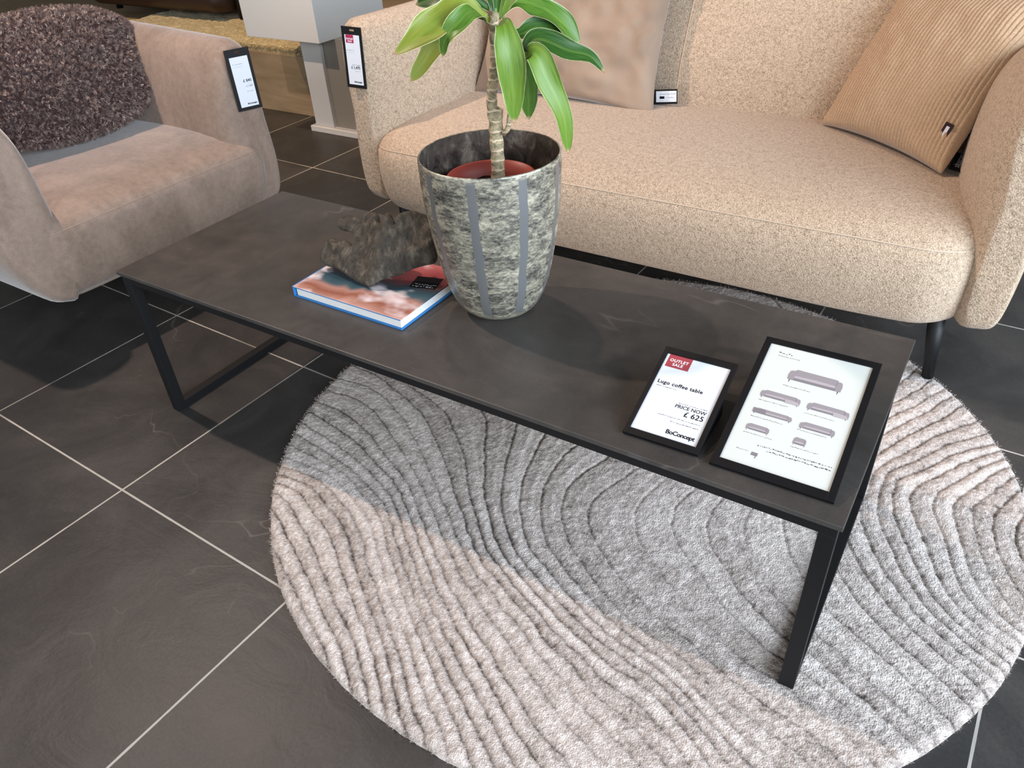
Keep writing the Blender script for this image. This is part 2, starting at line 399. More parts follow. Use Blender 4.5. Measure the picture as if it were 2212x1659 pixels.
# ------------------------------------------------------------------ round rug with carved wavy lines
RUG_C = (1.176, 0.459); RUG_R = 0.867
def rug_field():
    pts = []; val = []
    for f, ln in RUG_LINES:
        for p in ln: pts.append(p); val.append(f)
    pts = np.array(pts); val = np.array(val, float)
    n = len(pts)
    def ker(d2): return 0.5*d2*np.log(d2+1e-9)
    d2 = ((pts[:, None]-pts[None])**2).sum(-1)
    A = np.zeros((n+3, n+3)); A[:n, :n] = ker(d2)+np.eye(n)*0.003
    A[:n, n] = 1; A[:n, n+1:] = pts; A[n, :n] = 1; A[n+1:, :n] = pts.T
    w = np.linalg.solve(A, np.r_[val, 0, 0, 0])
    def f(P):
        out = np.empty(len(P))
        for i in range(0, len(P), 20000):
            q = P[i:i+20000]
            out[i:i+20000] = ker(((q[:, None]-pts[None])**2).sum(-1))@w[:n]+w[n]+q@w[n+1:]
        return out
    return f
field = rug_field()
def build_rug():
    N = 600
    t = np.linspace(-1, 1, N)
    a, b = np.meshgrid(t, t, indexing='ij'); a = a.ravel(); b = b.ravel()
    X = a*np.sqrt(1-b*b/2); Y = b*np.sqrt(1-a*a/2)
    rr = np.sqrt(X*X+Y*Y)
    ang = np.arctan2(Y, X)
    R = RUG_R*(1+0.0018*(vnoise(ang*60, ang*0, 3)-0.5)+0.003*(vnoise(ang*9, ang*0, 5)-0.5))
    P = np.c_[RUG_C[0]+X*R, RUG_C[1]+Y*R]
    wob = 0.006*(np.c_[vnoise(P[:, 0]*14, P[:, 1]*14, 1), vnoise(P[:, 0]*14, P[:, 1]*14, 2)]-0.5)
    wob += 0.004*(np.c_[vnoise(P[:, 0]*60, P[:, 1]*60, 8), vnoise(P[:, 0]*60, P[:, 1]*60, 9)]-0.5)
    f = field(P+wob)
    F2 = f.reshape(N, N); X2 = P[:, 0].reshape(N, N); Y2 = P[:, 1].reshape(N, N)
    fi, fj = np.gradient(F2); xi, xj = np.gradient(X2); yi, yj = np.gradient(Y2)
    det = xi*yj-xj*yi; det[np.abs(det) < 1e-9] = 1e-9
    fx = (fi*yj-fj*yi)/det; fy = (xi*fj-xj*fi)/det
    g = np.sqrt(fx*fx+fy*fy).ravel()
    g = np.clip(g, 8, 60)
    k = np.floor(f).astype(int); fr = f-k
    d1 = np.minimum(fr, 1-fr)/g
    d2 = np.abs(fr-0.55)/g
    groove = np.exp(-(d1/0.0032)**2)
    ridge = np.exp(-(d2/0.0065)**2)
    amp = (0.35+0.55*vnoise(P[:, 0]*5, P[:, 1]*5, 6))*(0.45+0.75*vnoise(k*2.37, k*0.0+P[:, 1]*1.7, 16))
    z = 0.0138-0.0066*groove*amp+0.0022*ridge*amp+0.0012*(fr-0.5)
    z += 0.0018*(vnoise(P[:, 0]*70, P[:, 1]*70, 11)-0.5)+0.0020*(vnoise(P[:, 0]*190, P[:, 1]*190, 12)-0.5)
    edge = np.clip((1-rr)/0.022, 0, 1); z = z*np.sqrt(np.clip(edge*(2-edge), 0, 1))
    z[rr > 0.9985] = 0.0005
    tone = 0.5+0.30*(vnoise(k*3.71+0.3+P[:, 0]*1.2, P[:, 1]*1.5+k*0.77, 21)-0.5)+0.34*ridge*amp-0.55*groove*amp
    tone += 0.3*(vnoise(P[:, 0]*40, P[:, 1]*40, 31)-0.5)+0.5*(vnoise(P[:, 0]*210, P[:, 1]*210, 33)-0.5)
    me = bpy.data.meshes.new('rug')
    idx = np.arange(N*N).reshape(N, N)
    q = np.stack([idx[:-1, :-1], idx[1:, :-1], idx[1:, 1:], idx[:-1, 1:]], -1).reshape(-1, 4)
    me.vertices.add(N*N); me.vertices.foreach_set('co', np.c_[P, z].astype(np.float32).ravel())
    me.loops.add(q.size); me.loops.foreach_set('vertex_index', q.astype(np.int32).ravel())
    me.polygons.add(len(q)); me.polygons.foreach_set('loop_start', np.arange(0, q.size, 4, dtype=np.int32))
    me.update(calc_edges=True)
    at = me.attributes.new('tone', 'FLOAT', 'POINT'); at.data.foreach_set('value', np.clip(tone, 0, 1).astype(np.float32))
    return me
def rug_mat():
    m = M('wool_pile', 0.95, 0.1, 0.2)
    t = m.attr('tone')
    f = m.noise(240, 3, 0.7, 0.6); g = m.noise(90, 3, 0.6, 0.5)
    k = m.math('ADD', m.math('MULTIPLY', t, 0.52), m.math('ADD', m.math('MULTIPLY', f, 0.42), m.math('MULTIPLY', g, 0.16)))
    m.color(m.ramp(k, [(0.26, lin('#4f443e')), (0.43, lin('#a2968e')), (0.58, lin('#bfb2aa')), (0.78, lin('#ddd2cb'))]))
    v = m.voro(330)
    m.bump(m.math('ADD', m.math('MULTIPLY', v, -0.6), m.math('ADD', f, m.math('MULTIPLY', g, 0.6))), 0.6, 0.007)
    return m.m
RUGM = rug_mat()
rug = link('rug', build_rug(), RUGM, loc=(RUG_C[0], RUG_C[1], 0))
tag(rug, 'round pale grey shaggy rug with carved wavy lines under the coffee table', 'rug')
def strands_mesh(roots, dirs, lens, wid, rng, bend=0.6, seg=3):
    """Thin ribbons, one per strand."""
    V = []; F = []
    for p, d, L in zip(roots, dirs, lens):
        d = d/np.linalg.norm(d)
        s = np.cross(d, rng.normal(size=3)); s /= np.linalg.norm(s)+1e-9
        b = rng.normal(size=3)*bend
        q = p.copy(); b0 = len(V)
        for i in range(seg+1):
            w = wid*(1-0.75*i/seg)
            V.append(q-s*w); V.append(q+s*w)
            dd = d+b*(i+0.5)/seg; dd /= np.linalg.norm(dd)
            q = q+dd*L/seg
        for i in range(seg): F.append((b0+2*i, b0+2*i+1, b0+2*i+3, b0+2*i+2))
    return V, F
rng = np.random.default_rng(4)
n = 9000
an = rng.uniform(0, 2*math.pi, n); rr_ = RUG_R*(1-rng.uniform(0.0, 0.014, n))
roots = np.c_[RUG_C[0]+rr_*np.cos(an), RUG_C[1]+rr_*np.sin(an), rng.uniform(0.002, 0.011, n)]
dirs = np.c_[np.cos(an), np.sin(an), rng.uniform(0.1, 1.3, n)]+rng.normal(size=(n, 3))*0.35
V, F = strands_mesh(roots, dirs, rng.uniform(0.003, 0.007, n), 0.0005, rng)
pile = link('pile_fringe', mesh_from(V, F), None, rug)
def wool_mat(name, stops):
    m = M(name, 0.9, 0.15, 0.3)
    g = m.new('ObjectInfo')
    f = m.noise(160, 2, 0.6)
    m.color(m.ramp(f, stops)); return m.m
pile.data.materials.append(wool_mat('wool_fringe', [(0.3, lin('#9c9189')), (0.6, lin('#bfb3ab'))]))
tag(pile, kind='stuff')

# ------------------------------------------------------------------ coffee table
TL, TD, TZ = 1.7069, 0.5549, 0.4277
def stone_mat():
    m = M('dark_ceramic_stone', 0.42, 0.45)
    a = m.noise(2.6, 7, 0.62, 1.0); b = m.noise(14, 5, 0.65, 0.5); c = m.noise(300, 2, 0.6)
    k = m.math('ADD', m.math('MULTIPLY', a, 0.6), m.math('ADD', m.math('MULTIPLY', b, 0.25), m.math('MULTIPLY', c, 0.18)))
    base = m.ramp(k, [(0.34, lin('#302d2b')), (0.52, lin('#413d3a')), (0.70, lin('#544d48'))])
    v = m.noise(1.7, 4, 0.5, 0.3, m.map((0.7, 1.6, 1), (0, 0, 0.5), (3.1, 1.7, 0)))
    vm = m.ramp(m.math('ABSOLUTE', m.math('SUBTRACT', v, 0.5)), [(0.0, 1.0), (0.0016, 0.0)])
    pt = m.ramp(m.noise(4.0, 3, 0.6, 0.0, m.map(loc=(5, 2, 0))), [(0.50, 0.0), (0.68, 0.30)])
    base = m.mix(m.math('MULTIPLY', vm, pt), base, lin('#8d867f'))
    m.color(base)
    m.rough(m.math('MULTIPLY_ADD', b, 0.2, 0.34))
    m.bump(m.math('ADD', b, m.math('MULTIPLY', c, 0.3)), 0.06, 0.004)
    return m.m
STONE = stone_mat()
tb = thing('coffee_table', 'long low coffee table with dark stone top and black metal frame on the round rug', 'table', (TL/2, TD/2, 0))
link('tabletop', box_mesh(0, TL, 0, TD, TZ-0.010, TZ, 0.0012, 2), STONE, tb, False)
bm = bmesh.new()
i0, i1, j0, j1 = 0.006, TL-0.006, 0.006, TD-0.006
zt = TZ-0.0101; zb = zt-0.021; tw = 0.026
add_box(bm, i0, i1, j0, j0+tw, zb, zt, 0.001); add_box(bm, i0, i1, j1-tw, j1, zb, zt, 0.001)
add_box(bm, i0, i0+tw, j0+tw, j1-tw, zb, zt, 0.001); add_box(bm, i1-tw, i1, j0+tw, j1-tw, zb, zt, 0.001)
link('top_frame', bm_mesh(bm), BLACKM, tb, False)
for (xa, zlo) in ((i0, 0.0), (i1-tw, 0.0125)):
    for ya in (j0, j1-tw):
        link('leg', box_mesh(xa, xa+tw, ya, ya+tw, zlo, zb, 0.001), BLACKM, tb, False)
    link('floor_bar', box_mesh(xa, xa+tw, j0+tw, j1-tw, zlo, zlo+0.022, 0.001), BLACKM, tb, False)

# ------------------------------------------------------------------ printed signs
def text_verts(s, size, x, y, align='LEFT', bold=0.0, squeeze=1.0, tz=0.0):
    cu = bpy.data.curves.new('t', 'FONT'); cu.body = s; cu.size = size; cu.align_x = align
    cu.offset = bold; cu.space_character = squeeze; cu.resolution_u = 3
    ob = bpy.data.objects.new('t', cu)
    me = bpy.data.meshes.new_from_object(ob)
    V = [(v.co.x+x, v.co.y+y, tz) for v in me.vertices]
    F = [tuple(p.vertices) for p in me.polygons]
    bpy.data.objects.remove(ob); bpy.data.curves.remove(cu); bpy.data.meshes.remove(me)
    return V, F
class Flat:
    """Collects flat shapes in card coordinates (x right, y up, origin bottom left)."""
    def __init__(s): s.V = []; s.F = []
    def add(s, VF):
        b = len(s.V); s.V += VF[0]; s.F += [tuple(i+b for i in f) for f in VF[1]]
    def text(s, *a, **k): s.add(text_verts(*a, **k)); return s
    def poly(s, P, z=0.0): s.add(([(p[0], p[1], z) for p in P], [tuple(range(len(P)))])); return s
    def rect(s, x0, y0, x1, y1, z=0.0): return s.poly([(x0, y0), (x1, y0), (x1, y1), (x0, y1)], z)
    def squiggle(s, x0, x1, y, h, seed=0, dens=1.0):
        """An unreadably small line of print: short uneven strokes."""
        r = random.Random(seed); x = x0
        while x < x1:
            L = h*r.uniform(0.5, 2.2)/dens; t = h*r.uniform(0.25, 0.6); o = h*r.uniform(-0.25, 0.25)
            e = min(x+L, x1)
            s.poly([(x, y+o), (e, y+o+h*r.uniform(-.2, .2)), (e, y+o+t), (x, y+o+t)])
            x = e+h*r.uniform(0.15, 0.7)
        return s
    def mesh(s, fr):
        return mesh_from([fr(*v) for v in s.V], s.F)
def frame3(origin, u, v):
    o = np.array(origin, float); u = np.array(u, float); v = np.array(v, float)
    u /= np.linalg.norm(u); v -= u*(u@v); v /= np.linalg.norm(v); w = np.cross(u, v)
    return lambda x, y, z=0.0: tuple(o+u*x+v*y+w*z)
def slab(fr, x0, x1, y0, y1, z0, z1, bev=0.0008):
    me = box_mesh(x0, x1, y0, y1, z0, z1, bev)
    for vv in me.vertices: vv.co = Vector(fr(*vv.co))
    me.update(); return me
def prism(fr, P, x0, x1):
    n = len(P)
    V = [fr(x, p[0], p[1]) for x in (x0, x1) for p in P]
    F = [tuple(range(n)), tuple(range(2*n-1, n-1, -1))]+[(i, n+i, n+(i+1) % n, (i+1) % n) for i in range(n)]
    bm = bmesh.new(); me = mesh_from(V, F); bm.from_mesh(me); bpy.data.meshes.remove(me)
    return bm_mesh(bm)

def sign(name, label, B0, B1, L, tilt, card_mat, mx, my0, my1, depth):
    B0 = np.array(B0); B1 = np.array(B1); u = (B1-B0)/np.linalg.norm(B1-B0); W = np.linalg.norm(B1-B0)
    n = np.array([-u[1], u[0], 0]); t = math.radians(tilt)
    v = math.cos(t)*n+math.sin(t)*np.array([0, 0, 1])
    root = thing(name, label, 'sign', tuple((B0+B1)/2))
    fr = frame3(B0, u, v)
    bm = bmesh.new()
    for a in ((0, mx, 0, L), (W-mx, W, 0, L), (mx, W-mx, 0, my0), (mx, W-mx, L-my1, L)):
        add_box(bm, a[0], a[1], a[2], a[3], 0.0, 0.0065, 0.0007)
    me = bm_mesh(bm)
    for q in me.vertices: q.co = Vector(fr(*q.co))
    link('frame', me, BLACKP, root, False)
    link('backing_board', slab(fr, mx*0.5, W-mx*0.5, my0*0.5, L-my1*0.5, 0.0, 0.003, 0.0003), BLACKP, root, False)
    # easel foot: a wedge under the raised upper half, standing on the table
    ff = frame3(B0, u, n)
    h1 = math.sin(t)*L*0.80; y1 = math.cos(t)*L*0.80
    link('easel_foot', prism(ff, [(0.012, 0.0002), (y1+0.012, 0.0002), (y1+0.012, 0.004), (y1, h1-0.0015), (y1-0.006, h1-0.004), (y1-0.006, 0.004), (0.012, 0.003)], W*0.30, W*0.72), BLACKP, root, False)
    link('side_wing', prism(ff, [(0.004, 0.0002), (y1*0.80, 0.0002), (y1*0.80, math.sin(t)*L*0.64-0.001), (0.006, 0.001)], W-0.004, W-0.001), BLACKP, root, False)
    cw = W-2*mx; ch = L-my0-my1
    cf = frame3(fr(mx, my0, 0.0033), u, v)
    card = link('card', slab(cf, 0, cw, 0, ch, 0, 0.0006, 0), card_mat, root, False)
    lf = frame3(fr(mx, my0, 0.0041), u, v)
    return root, card, lf, cw, ch
root, card, lf, cw, ch = sign('price_sign', 'small tilted black price stand with white outlet card, left of the sofa leaflet', 
    (1.3431, 0.0378, 0.4282), (1.4735, 0.0415, 0.4282), 0.195, 18.0, PAPER, 0.0085, 0.013, 0.0135, 0.06)
T = lambda u: u*cw
Y = lambda v: (1-v)*ch
r_ = Flat().rect(T(.04), Y(.165), T(.41), Y(0.0)); link('outlet_block', r_.mesh(lf), RED, card, False)
wh = Flat().text('OUTLET', 0.0085, T(.225), Y(.088), 'CENTER', 0.0002, 1.08, 0.0002).text('SALE', 0.0085, T(.225), Y(.138), 'CENTER', 0.0002, 1.08, 0.0002)
link('outlet_lettering', wh.mesh(lf), WHITEINK, card, False)
def put(name, fl, mat=INK): link(name, fl.mesh(lf), mat, card, False)
put('product_name', Flat().text('Lugo coffee table', 0.0104, T(.05), Y(.385), 'LEFT', 0.00025, 1.10))
put('product_note', Flat().squiggle(T(.06), T(.40), Y(.422), 0.0016, 1))
put('old_price', Flat().squiggle(T(.50), T(.80), Y(.565), 0.0013, 2).squiggle(T(.83), T(.93), Y(.565), 0.002, 3))
put('price_heading', Flat().text('PRICE NOW', 0.0098, T(.94), Y(.622), 'RIGHT', 0.0001, 1.0))
put('price', Flat().text('£ 625', 0.0142, T(.94), Y(.70), 'RIGHT', 0.0002, 1.05))
put('fine_print', Flat().squiggle(T(.28), T(.93), Y(.752), 0.0016, 4))
put('fine_print', Flat().squiggle(T(.50), T(.93), Y(.80), 0.0022, 5))
put('logo', Flat().text('BoConcept', 0.0115, T(.94), Y(.94), 'RIGHT', 0.0003, 0.92))

root, card, lf, cw, ch = sign('price_sign', 'larger tilted black stand with sofa range leaflet near the table corner',
    (1.4943, 0.0345, 0.4282), (1.6835, 0.0386, 0.4282), 0.286, 15.5, PAPERC, 0.0115, 0.0155, 0.012, 0.09)
T = lambda u: u*cw
Y = lambda v: (1-v)*ch
PR_DARK = plain('print_dark', '#7d7579', 0.7, 0.1); PR_MID = plain('print_mid', '#8f878a', 0.7, 0.1)
PR_LIGHT = plain('print_light', '#a89fa1', 0.7, 0.1); PR_INK = plain('print_ink', '#4a484b', 0.7, 0.1)
def icon(u0, u1, v0, v1, chaise=None):
    """One printed sofa: back, lighter seat, arms, thin legs, all touching."""
    U = lambda a: T(u0+(u1-u0)*a)
    Vv = lambda b: Y(v0+(v1-v0)*b)
    z = 0.0001; V = []; F = []; mi = []
    def poly(P, zz, k):
        b = len(V); V.extend([(x, y, zz) for x, y in P]); F.append(tuple(range(b, b+len(P)))); mi.append(k)
    for a in (.05, .95):
        poly([(U(a-.010), Vv(.80)), (U(a+.010), Vv(.80)), (U(a-.002), Vv(1.10)), (U(a-.012), Vv(1.10))], 0, 3)
    poly([(U(.08), Vv(.75)), (U(.09), Vv(.12)), (U(.13), Vv(.0)), (U(.88), Vv(.03)), (U(.92), Vv(.16)), (U(.92), Vv(.75))], z, 1)
    poly([(U(.10), Vv(.52)), (U(.5), Vv(.47)), (U(.90), Vv(.52)), (U(.93), Vv(.84)), (U(.07), Vv(.84))], 2*z, 2)
    poly([(U(.07), Vv(.70)), (U(.93), Vv(.70)), (U(.93), Vv(.90)), (U(.07), Vv(.90))], 3*z, 0)
    for a, b in ((0.0, 0.12), (.88, 1.0)):
        poly([(U(a+.01), Vv(.90)), (U(a), Vv(.5)), (U(a+.02), Vv(.22)), (U((a+b)/2), Vv(.14)), (U(b-.02), Vv(.2)), (U(b), Vv(.5)), (U(b-.01), Vv(.90))], 4*z, 1)
    if chaise == 'R': poly([(U(.62), Vv(.55)), (U(.95), Vv(.60)), (U(1.0), Vv(.98)), (U(.64), Vv(.98))], 5*z, 2)
    if chaise == 'L': poly([(U(.0), Vv(.1)), (U(.30), Vv(.12)), (U(.34), Vv(.85)), (U(.0), Vv(.85))], 5*z, 0)
    me = mesh_from([lf(*q) for q in V], F)
    for m_ in (PR_DARK, PR_MID, PR_LIGHT, PR_INK): me.materials.append(m_)
    me.polygons.foreach_set('material_index', mi)
    link('sofa_picture', me, None, card, False)
for a in ((.285, .80, .17, .275, None), (.107, .49, .396, .460, 'R'), (.56, .945, .396, .462, 'R'), (.105, .478, .553, .600, 'L'),
          (.108, .325, .685, .738, None), (.56, .88, .560, .618, None), (.56, .672, .689, .748, None)): icon(*a)
st = Flat().rect(T(.25), Y(.913), T(.31), Y(.888)).rect(T(.293), Y(.93), T(.301), Y(.910))
link('stool_picture', st.mesh(lf), PR_DARK, card, False)
def put(name, fl): link(name, fl.mesh(lf), PR_INK, card, False)
put('heading', Flat().squiggle(T(.113), T(.245), Y(.066), 0.0042, 11, 1.5))
put('subheading', Flat().squiggle(T(.114), T(.333), Y(.09), 0.0017, 12))
for i, (a, b, v) in enumerate(((.271, .537, .323), (.11, .393, .487), (.553, .844, .494), (.103, .41, .628), (.103, .375, .761), (.553, .819, .632), (.552, .803, .768), (.104, .222, .893))):
    put('caption', Flat().squiggle(T(a), T(b), Y(v), 0.0016, 20+i))
put('handwritten_line', Flat().squiggle(T(.277), T(.957), Y(.832), 0.0030, 40, 2.0))
put('handwritten_line', Flat().squiggle(T(.374), T(.953), Y(.857), 0.0032, 41, 1.6))

# ------------------------------------------------------------------ book under the sculpture
def cover_mat():
    m = M('painted_cover', 0.35, 0.4)
    w_ = m.noise(5.5, 2, 0.5, 0.8)
    sp = m.new('SeparateXYZ'); m.l.new(m.obj(), sp.inputs[0])
    k = m.math('ADD', m.math('MULTIPLY', sp.outputs[1], 3.1), m.math('ADD', m.math('MULTIPLY', sp.outputs[0], -0.25), m.math('MULTIPLY_ADD', w_, 0.42, 0.27)))
    a = m.ramp(k, [(0.04, lin('#d8b5ae')), (0.13, lin('#b98a7c')), (0.20, lin('#935a47')), (0.26, lin('#b08479')), (0.31, lin('#3f5a63')), (0.38, lin('#23414f')),
                   (0.45, lin('#38353c')), (0.52, lin('#6d2b31')), (0.64, lin('#944147')), (0.76, lin('#bd6c72')), (0.86, lin('#83393d')), (0.95, lin('#a39893'))])
    s2 = m.ramp(m.noise(9, 3, 0.55, 0.15, m.map((0.8, 1.3, 1), loc=(2.3, 0.9, 0))), [(0.55, 0.0), (0.66, 0.9)])
    m.color(m.mix(s2, a, lin('#e6dadd'))); return m.m
bk = thing('book', 'hardback art book with blue cover edge lying flat under the dark sculpture', 'book', (0.655, 0.235, TZ))
bx0, bx1, by0, by1 = 0.497, 0.805, 0.117, 0.345
BLUE = plain('blue_cloth', '#2f78b8', 0.5, 0.3)
link('back_cover', box_mesh(bx0, bx1, by0, by1, TZ+0.0002, TZ+0.0034, 0.0006), BLUE, bk, False)
link('page_block', box_mesh(bx0+0.006, bx1-0.004, by0+0.004, by1-0.004, TZ+0.0035, TZ+0.0230), plain('page_edges', '#d8d6d2', 0.8, 0.2), bk, False)
link('front_cover', box_mesh(bx0, bx1, by0, by1, TZ+0.0231, TZ+0.0262, 0.0006), cover_mat(), bk, False)
link('spine', box_mesh(bx0-0.003, bx0+0.0005, by0, by1, TZ+0.0002, TZ+0.0262, 0.001), BLUE, bk, False)
bmm = bmesh.new()
for ya in (by0-0.0006,):
    add_box(bmm, bx0, bx1, ya, ya+0.0008, TZ+0.0232, TZ+0.0250)
link('cover_edge', bm_mesh(bmm), BLUE, bk, False)
pf_ = frame3((0.733, 0.235, TZ+0.0264), (1, 0.25, 0), (-0.25, 1, 0))
link('title_patch', Flat().rect(0, 0, 0.062, 0.05).mesh(pf_), INK, bk, False)
pf_ = frame3((0.733, 0.235, TZ+0.0266), (1, 0.25, 0), (-0.25, 1, 0))
link('title_lettering', Flat().squiggle(0.006, 0.056, 0.006, 0.006, 71, 2.2).squiggle(0.008, 0.058, 0.014, 0.005, 72, 2.2).mesh(pf_), WHITEINK, bk, False)

# ------------------------------------------------------------------ dark carved sculpture on the book
def build_sculpture():
    from mathutils.geometry import delaunay_2d_cdt
    out = np.array(SCULPT)[:, [0, 2]]
    dens = catmull(out, 4, closed=True)
    x0, z0, y0 = 0.673, 0.458, 0.19
    m = len(dens)
    gx, gz = np.meshgrid(np.arange(out[:, 0].min(), out[:, 0].max(), 0.0021), np.arange(out[:, 1].min(), out[:, 1].max(), 0.0021))
    g = np.c_[gx.ravel(), gz.ravel()]
    inside = np.zeros(len(g), bool)
    a = dens; b = np.roll(dens, -1, 0)
    for p, q in zip(a, b):
        c_ = ((p[1] > g[:, 1]) != (q[1] > g[:, 1])) & (g[:, 0] < (q[0]-p[0])*(g[:, 1]-p[1])/(q[1]-p[1]+1e-12)+p[0])
        inside ^= c_
    def dist(P):
        d = np.full(len(P), 1e9)
        for p, q in zip(a, b):
            e = q-p; t = np.clip(((P-p)@e)/(e@e+1e-12), 0, 1)
            d = np.minimum(d, np.linalg.norm(P-p-t[:, None]*e, axis=1))
        return d
    g = g[inside]; g = g[dist(g) > 0.0014]
    pts = [Vector(p) for p in np.r_[dens, g]]
    res = delaunay_2d_cdt(pts, [(i, (i+1) % m) for i in range(m)], [], 1, 1e-6)
    P = np.array([tuple(v) for v in res[0]]); tris = [tuple(f) for f in res[2]]
    d = dist(P)
    y = y0+np.where(P[:, 0] > x0, 0.30, 0.10)*np.abs(P[:, 0]-x0)+0.75*(P[:, 1]-z0)
    th = np.sqrt(np.clip(d/0.007, 0, 1))*0.010
    ang = np.arctan2(P[:, 0]-x0, P[:, 1]-z0+0.02)
    rad = np.hypot(P[:, 0]-x0, P[:, 1]-z0)
    # upright flutes splitting the crown, fine growth rings across the wings
    flute = 0.0075*np.cos(ang*5.6+0.5)*np.clip((rad-0.035)/0.05, 0, 1)-0.004*np.clip(1-np.abs(np.sin(ang*5.6/2+0.25))/0.25, 0, 1)*np.clip((rad-0.05)/0.04, 0, 1)
    ring = 0.0013*np.sin((rad+0.010*vnoise(P[:, 0]*45, P[:, 1]*45, 5))*1050+ang*5)*np.clip((np.abs(ang)-0.15)/0.3, 0, 1)*np.clip((rad-0.03)/0.03, 0, 1)
    rough = 0.0025*(vnoise(P[:, 0]*130, P[:, 1]*130, 2)-0.5)
    f = np.clip(d/0.005, 0, 1)*(flute+ring+rough)
    nrm = np.array([0, -0.8, 0.6])
    S = np.c_[P[:, 0], y, P[:, 1]+0.0050]
    Fr = S+nrm*(th+f)[:, None]
    Bk = S-nrm*(th*0.9)[:, None]
    # the right wing is a thick chunk: its underside drops towards the book
    rise = np.clip((P[:, 0]-x0+0.004)/0.02, 0, 1)*np.clip((0.560-P[:, 1])/0.03, 0, 1)
    Bk[:, 2] -= rise*np.clip((P[:, 1]-z0)*0.75, 0, 0.034); Bk[:, 1] += rise*0.008
    Bk[:, 2] = np.maximum(Bk[:, 2], TZ+0.0272); Fr[:, 2] = np.maximum(Fr[:, 2], TZ+0.0272)
    n = len(P); V = np.r_[Fr, Bk]
    F = [t for t in tris]+[(t[2]+n, t[1]+n, t[0]+n) for t in tris]
    cnt = {}
    for t in tris:
        for i in range(3):
            e = (t[i], t[(i+1) % 3]); cnt[tuple(sorted(e))] = (cnt.get(tuple(sorted(e)), (0, 0))[0]+1, e)
    F += [(e[1], e[0], e[0]+n, e[1]+n) for c_, e in cnt.values() if c_ == 1]
    bm = bmesh.new(); me = mesh_from(V, F); bm.from_mesh(me); bpy.data.meshes.remove(me)
    bmesh.ops.remove_doubles(bm, verts=bm.verts, dist=0.0004)
    return bm_mesh(bm)
m = M('charred_wood', 0.75, 0.25)
a_ = m.noise(70, 5, 0.65, 0.2, m.map((1, 1, 0.45))); b_ = m.noise(220, 3, 0.6)
m.color(m.ramp(a_, [(0.30, lin('#2b2825')), (0.52, lin('#474139')), (0.72, lin('#6a6257'))]))
m.bump(m.math('ADD', a_, m.math('MULTIPLY', b_, 0.4)), 0.5, 0.006)
sc = link('carved_sculpture', build_sculpture(), m.m, loc=(0.66, 0.22, 0.454))
tag(sc, 'dark charred-wood sculpture like an open crown standing on the book', 'sculpture')

# ------------------------------------------------------------------ glass planter
AX = (0.929, 0.297)
prof_out = [(0.0, .0004), (.050, .0006), (.066, .004), (.084, .020), (.099, .050), (.112, .095), (.122, .150), (.130, .210), (.135, .265), (.1365, .315), (.1362, .3325)]
prof_in = [(.1325, .3325), (.132, .300), (.130, .250), (.124, .190), (.115, .130), (.104, .080), (.085, .035), (.05, .014), (0.0, .012)]
def lathe(prof, n=128, loc=(0, 0, 0)):
    V = []; F = []
    for r, z in prof:
        for k in range(n):
            a = 2*math.pi*k/n; V.append((loc[0]+r*math.cos(a), loc[1]+r*math.sin(a), loc[2]+z))
    for i in range(len(prof)-1):
        for k in range(n): F.append((i*n+k, i*n+(k+1) % n, (i+1)*n+(k+1) % n, (i+1)*n+k))
    bm = bmesh.new(); me = mesh_from(V, F); bm.from_mesh(me); bpy.data.meshes.remove(me)
    bmesh.ops.remove_doubles(bm, verts=bm.verts, dist=1e-5)
    return bm_mesh(bm)
po = [tuple(p) for p in catmull(prof_out, 6)]; pi_ = [tuple(p) for p in catmull(prof_in, 6)]
po[0] = (0.0, po[0][1]); pi_[-1] = (0.0, pi_[-1][1])
def planter_mat():
    m = M('mottled_silver_glass', 0.28, 0.55)
    sp = m.new('SeparateXYZ'); m.l.new(m.obj(), sp.inputs[0])
    wob = m.math('MULTIPLY_ADD', m.noise(26, 3, 0.6), 0.10, -0.05)
    ang = m.math('ADD', m.math('ARCTAN2', sp.outputs[1], sp.outputs[0]), wob)
    k = m.math('DIVIDE', m.math('ADD', ang, math.radians(54.7-24)), math.radians(40))
    d = m.math('ABSOLUTE', m.math('SUBTRACT', k, m.math('ROUND', k)))
    rad = m.math('SQRT', m.math('ADD', m.math('MULTIPLY', sp.outputs[0], sp.outputs[0]), m.math('MULTIPLY', sp.outputs[1], sp.outputs[1])))
    dm = m.math('MULTIPLY', m.math('MULTIPLY', d, math.radians(40)), rad)
    band = m.math('MULTIPLY', m.math('SUBTRACT', 0.0092, dm), 900.0, clamp=True)
    band = m.math('MULTIPLY', band, m.math('MULTIPLY', m.math('SUBTRACT', sp.outputs[2], 0.022), 120.0, clamp=True))
    band = m.math('MULTIPLY', band, m.math('MULTIPLY', m.math('SUBTRACT', 0.330, sp.outputs[2]), 120.0, clamp=True))
    st = m.map((1, 1, 2.3))
    a = m.noise(20, 7, 0.78, 0.4, st); b = m.noise(110, 5, 0.72, 0.5, st)
    q = m.math('ADD', m.math('MULTIPLY', a, 0.6), m.math('MULTIPLY', b, 0.4))
    mot = m.ramp(q, [(0.40, lin('#3d3b34')), (0.47, lin('#66625a')), (0.53, lin('#938d7c')), (0.61, lin('#bcb5a0'))])
    m.color(m.mix(band, mot, lin('#6b6b6b')))
    m.rough(m.math('MULTIPLY_ADD', b, 0.25, 0.2))
    m.b.inputs['Metallic'].default_value = 0.25
    m.bump(q, 0.15, 0.003)
    return m.m
def smoke_mat():
    m = M('smoky_inner_glass', 0.25, 0.5)
    st = m.map((1, 1, 0.8))
    a = m.noise(22, 5, 0.7, 1.0, st)
    m.color(m.ramp(a, [(0.38, lin('#2f2a26')), (0.55, lin('#4b443e')), (0.70, lin('#80766a'))]))
    return m.m
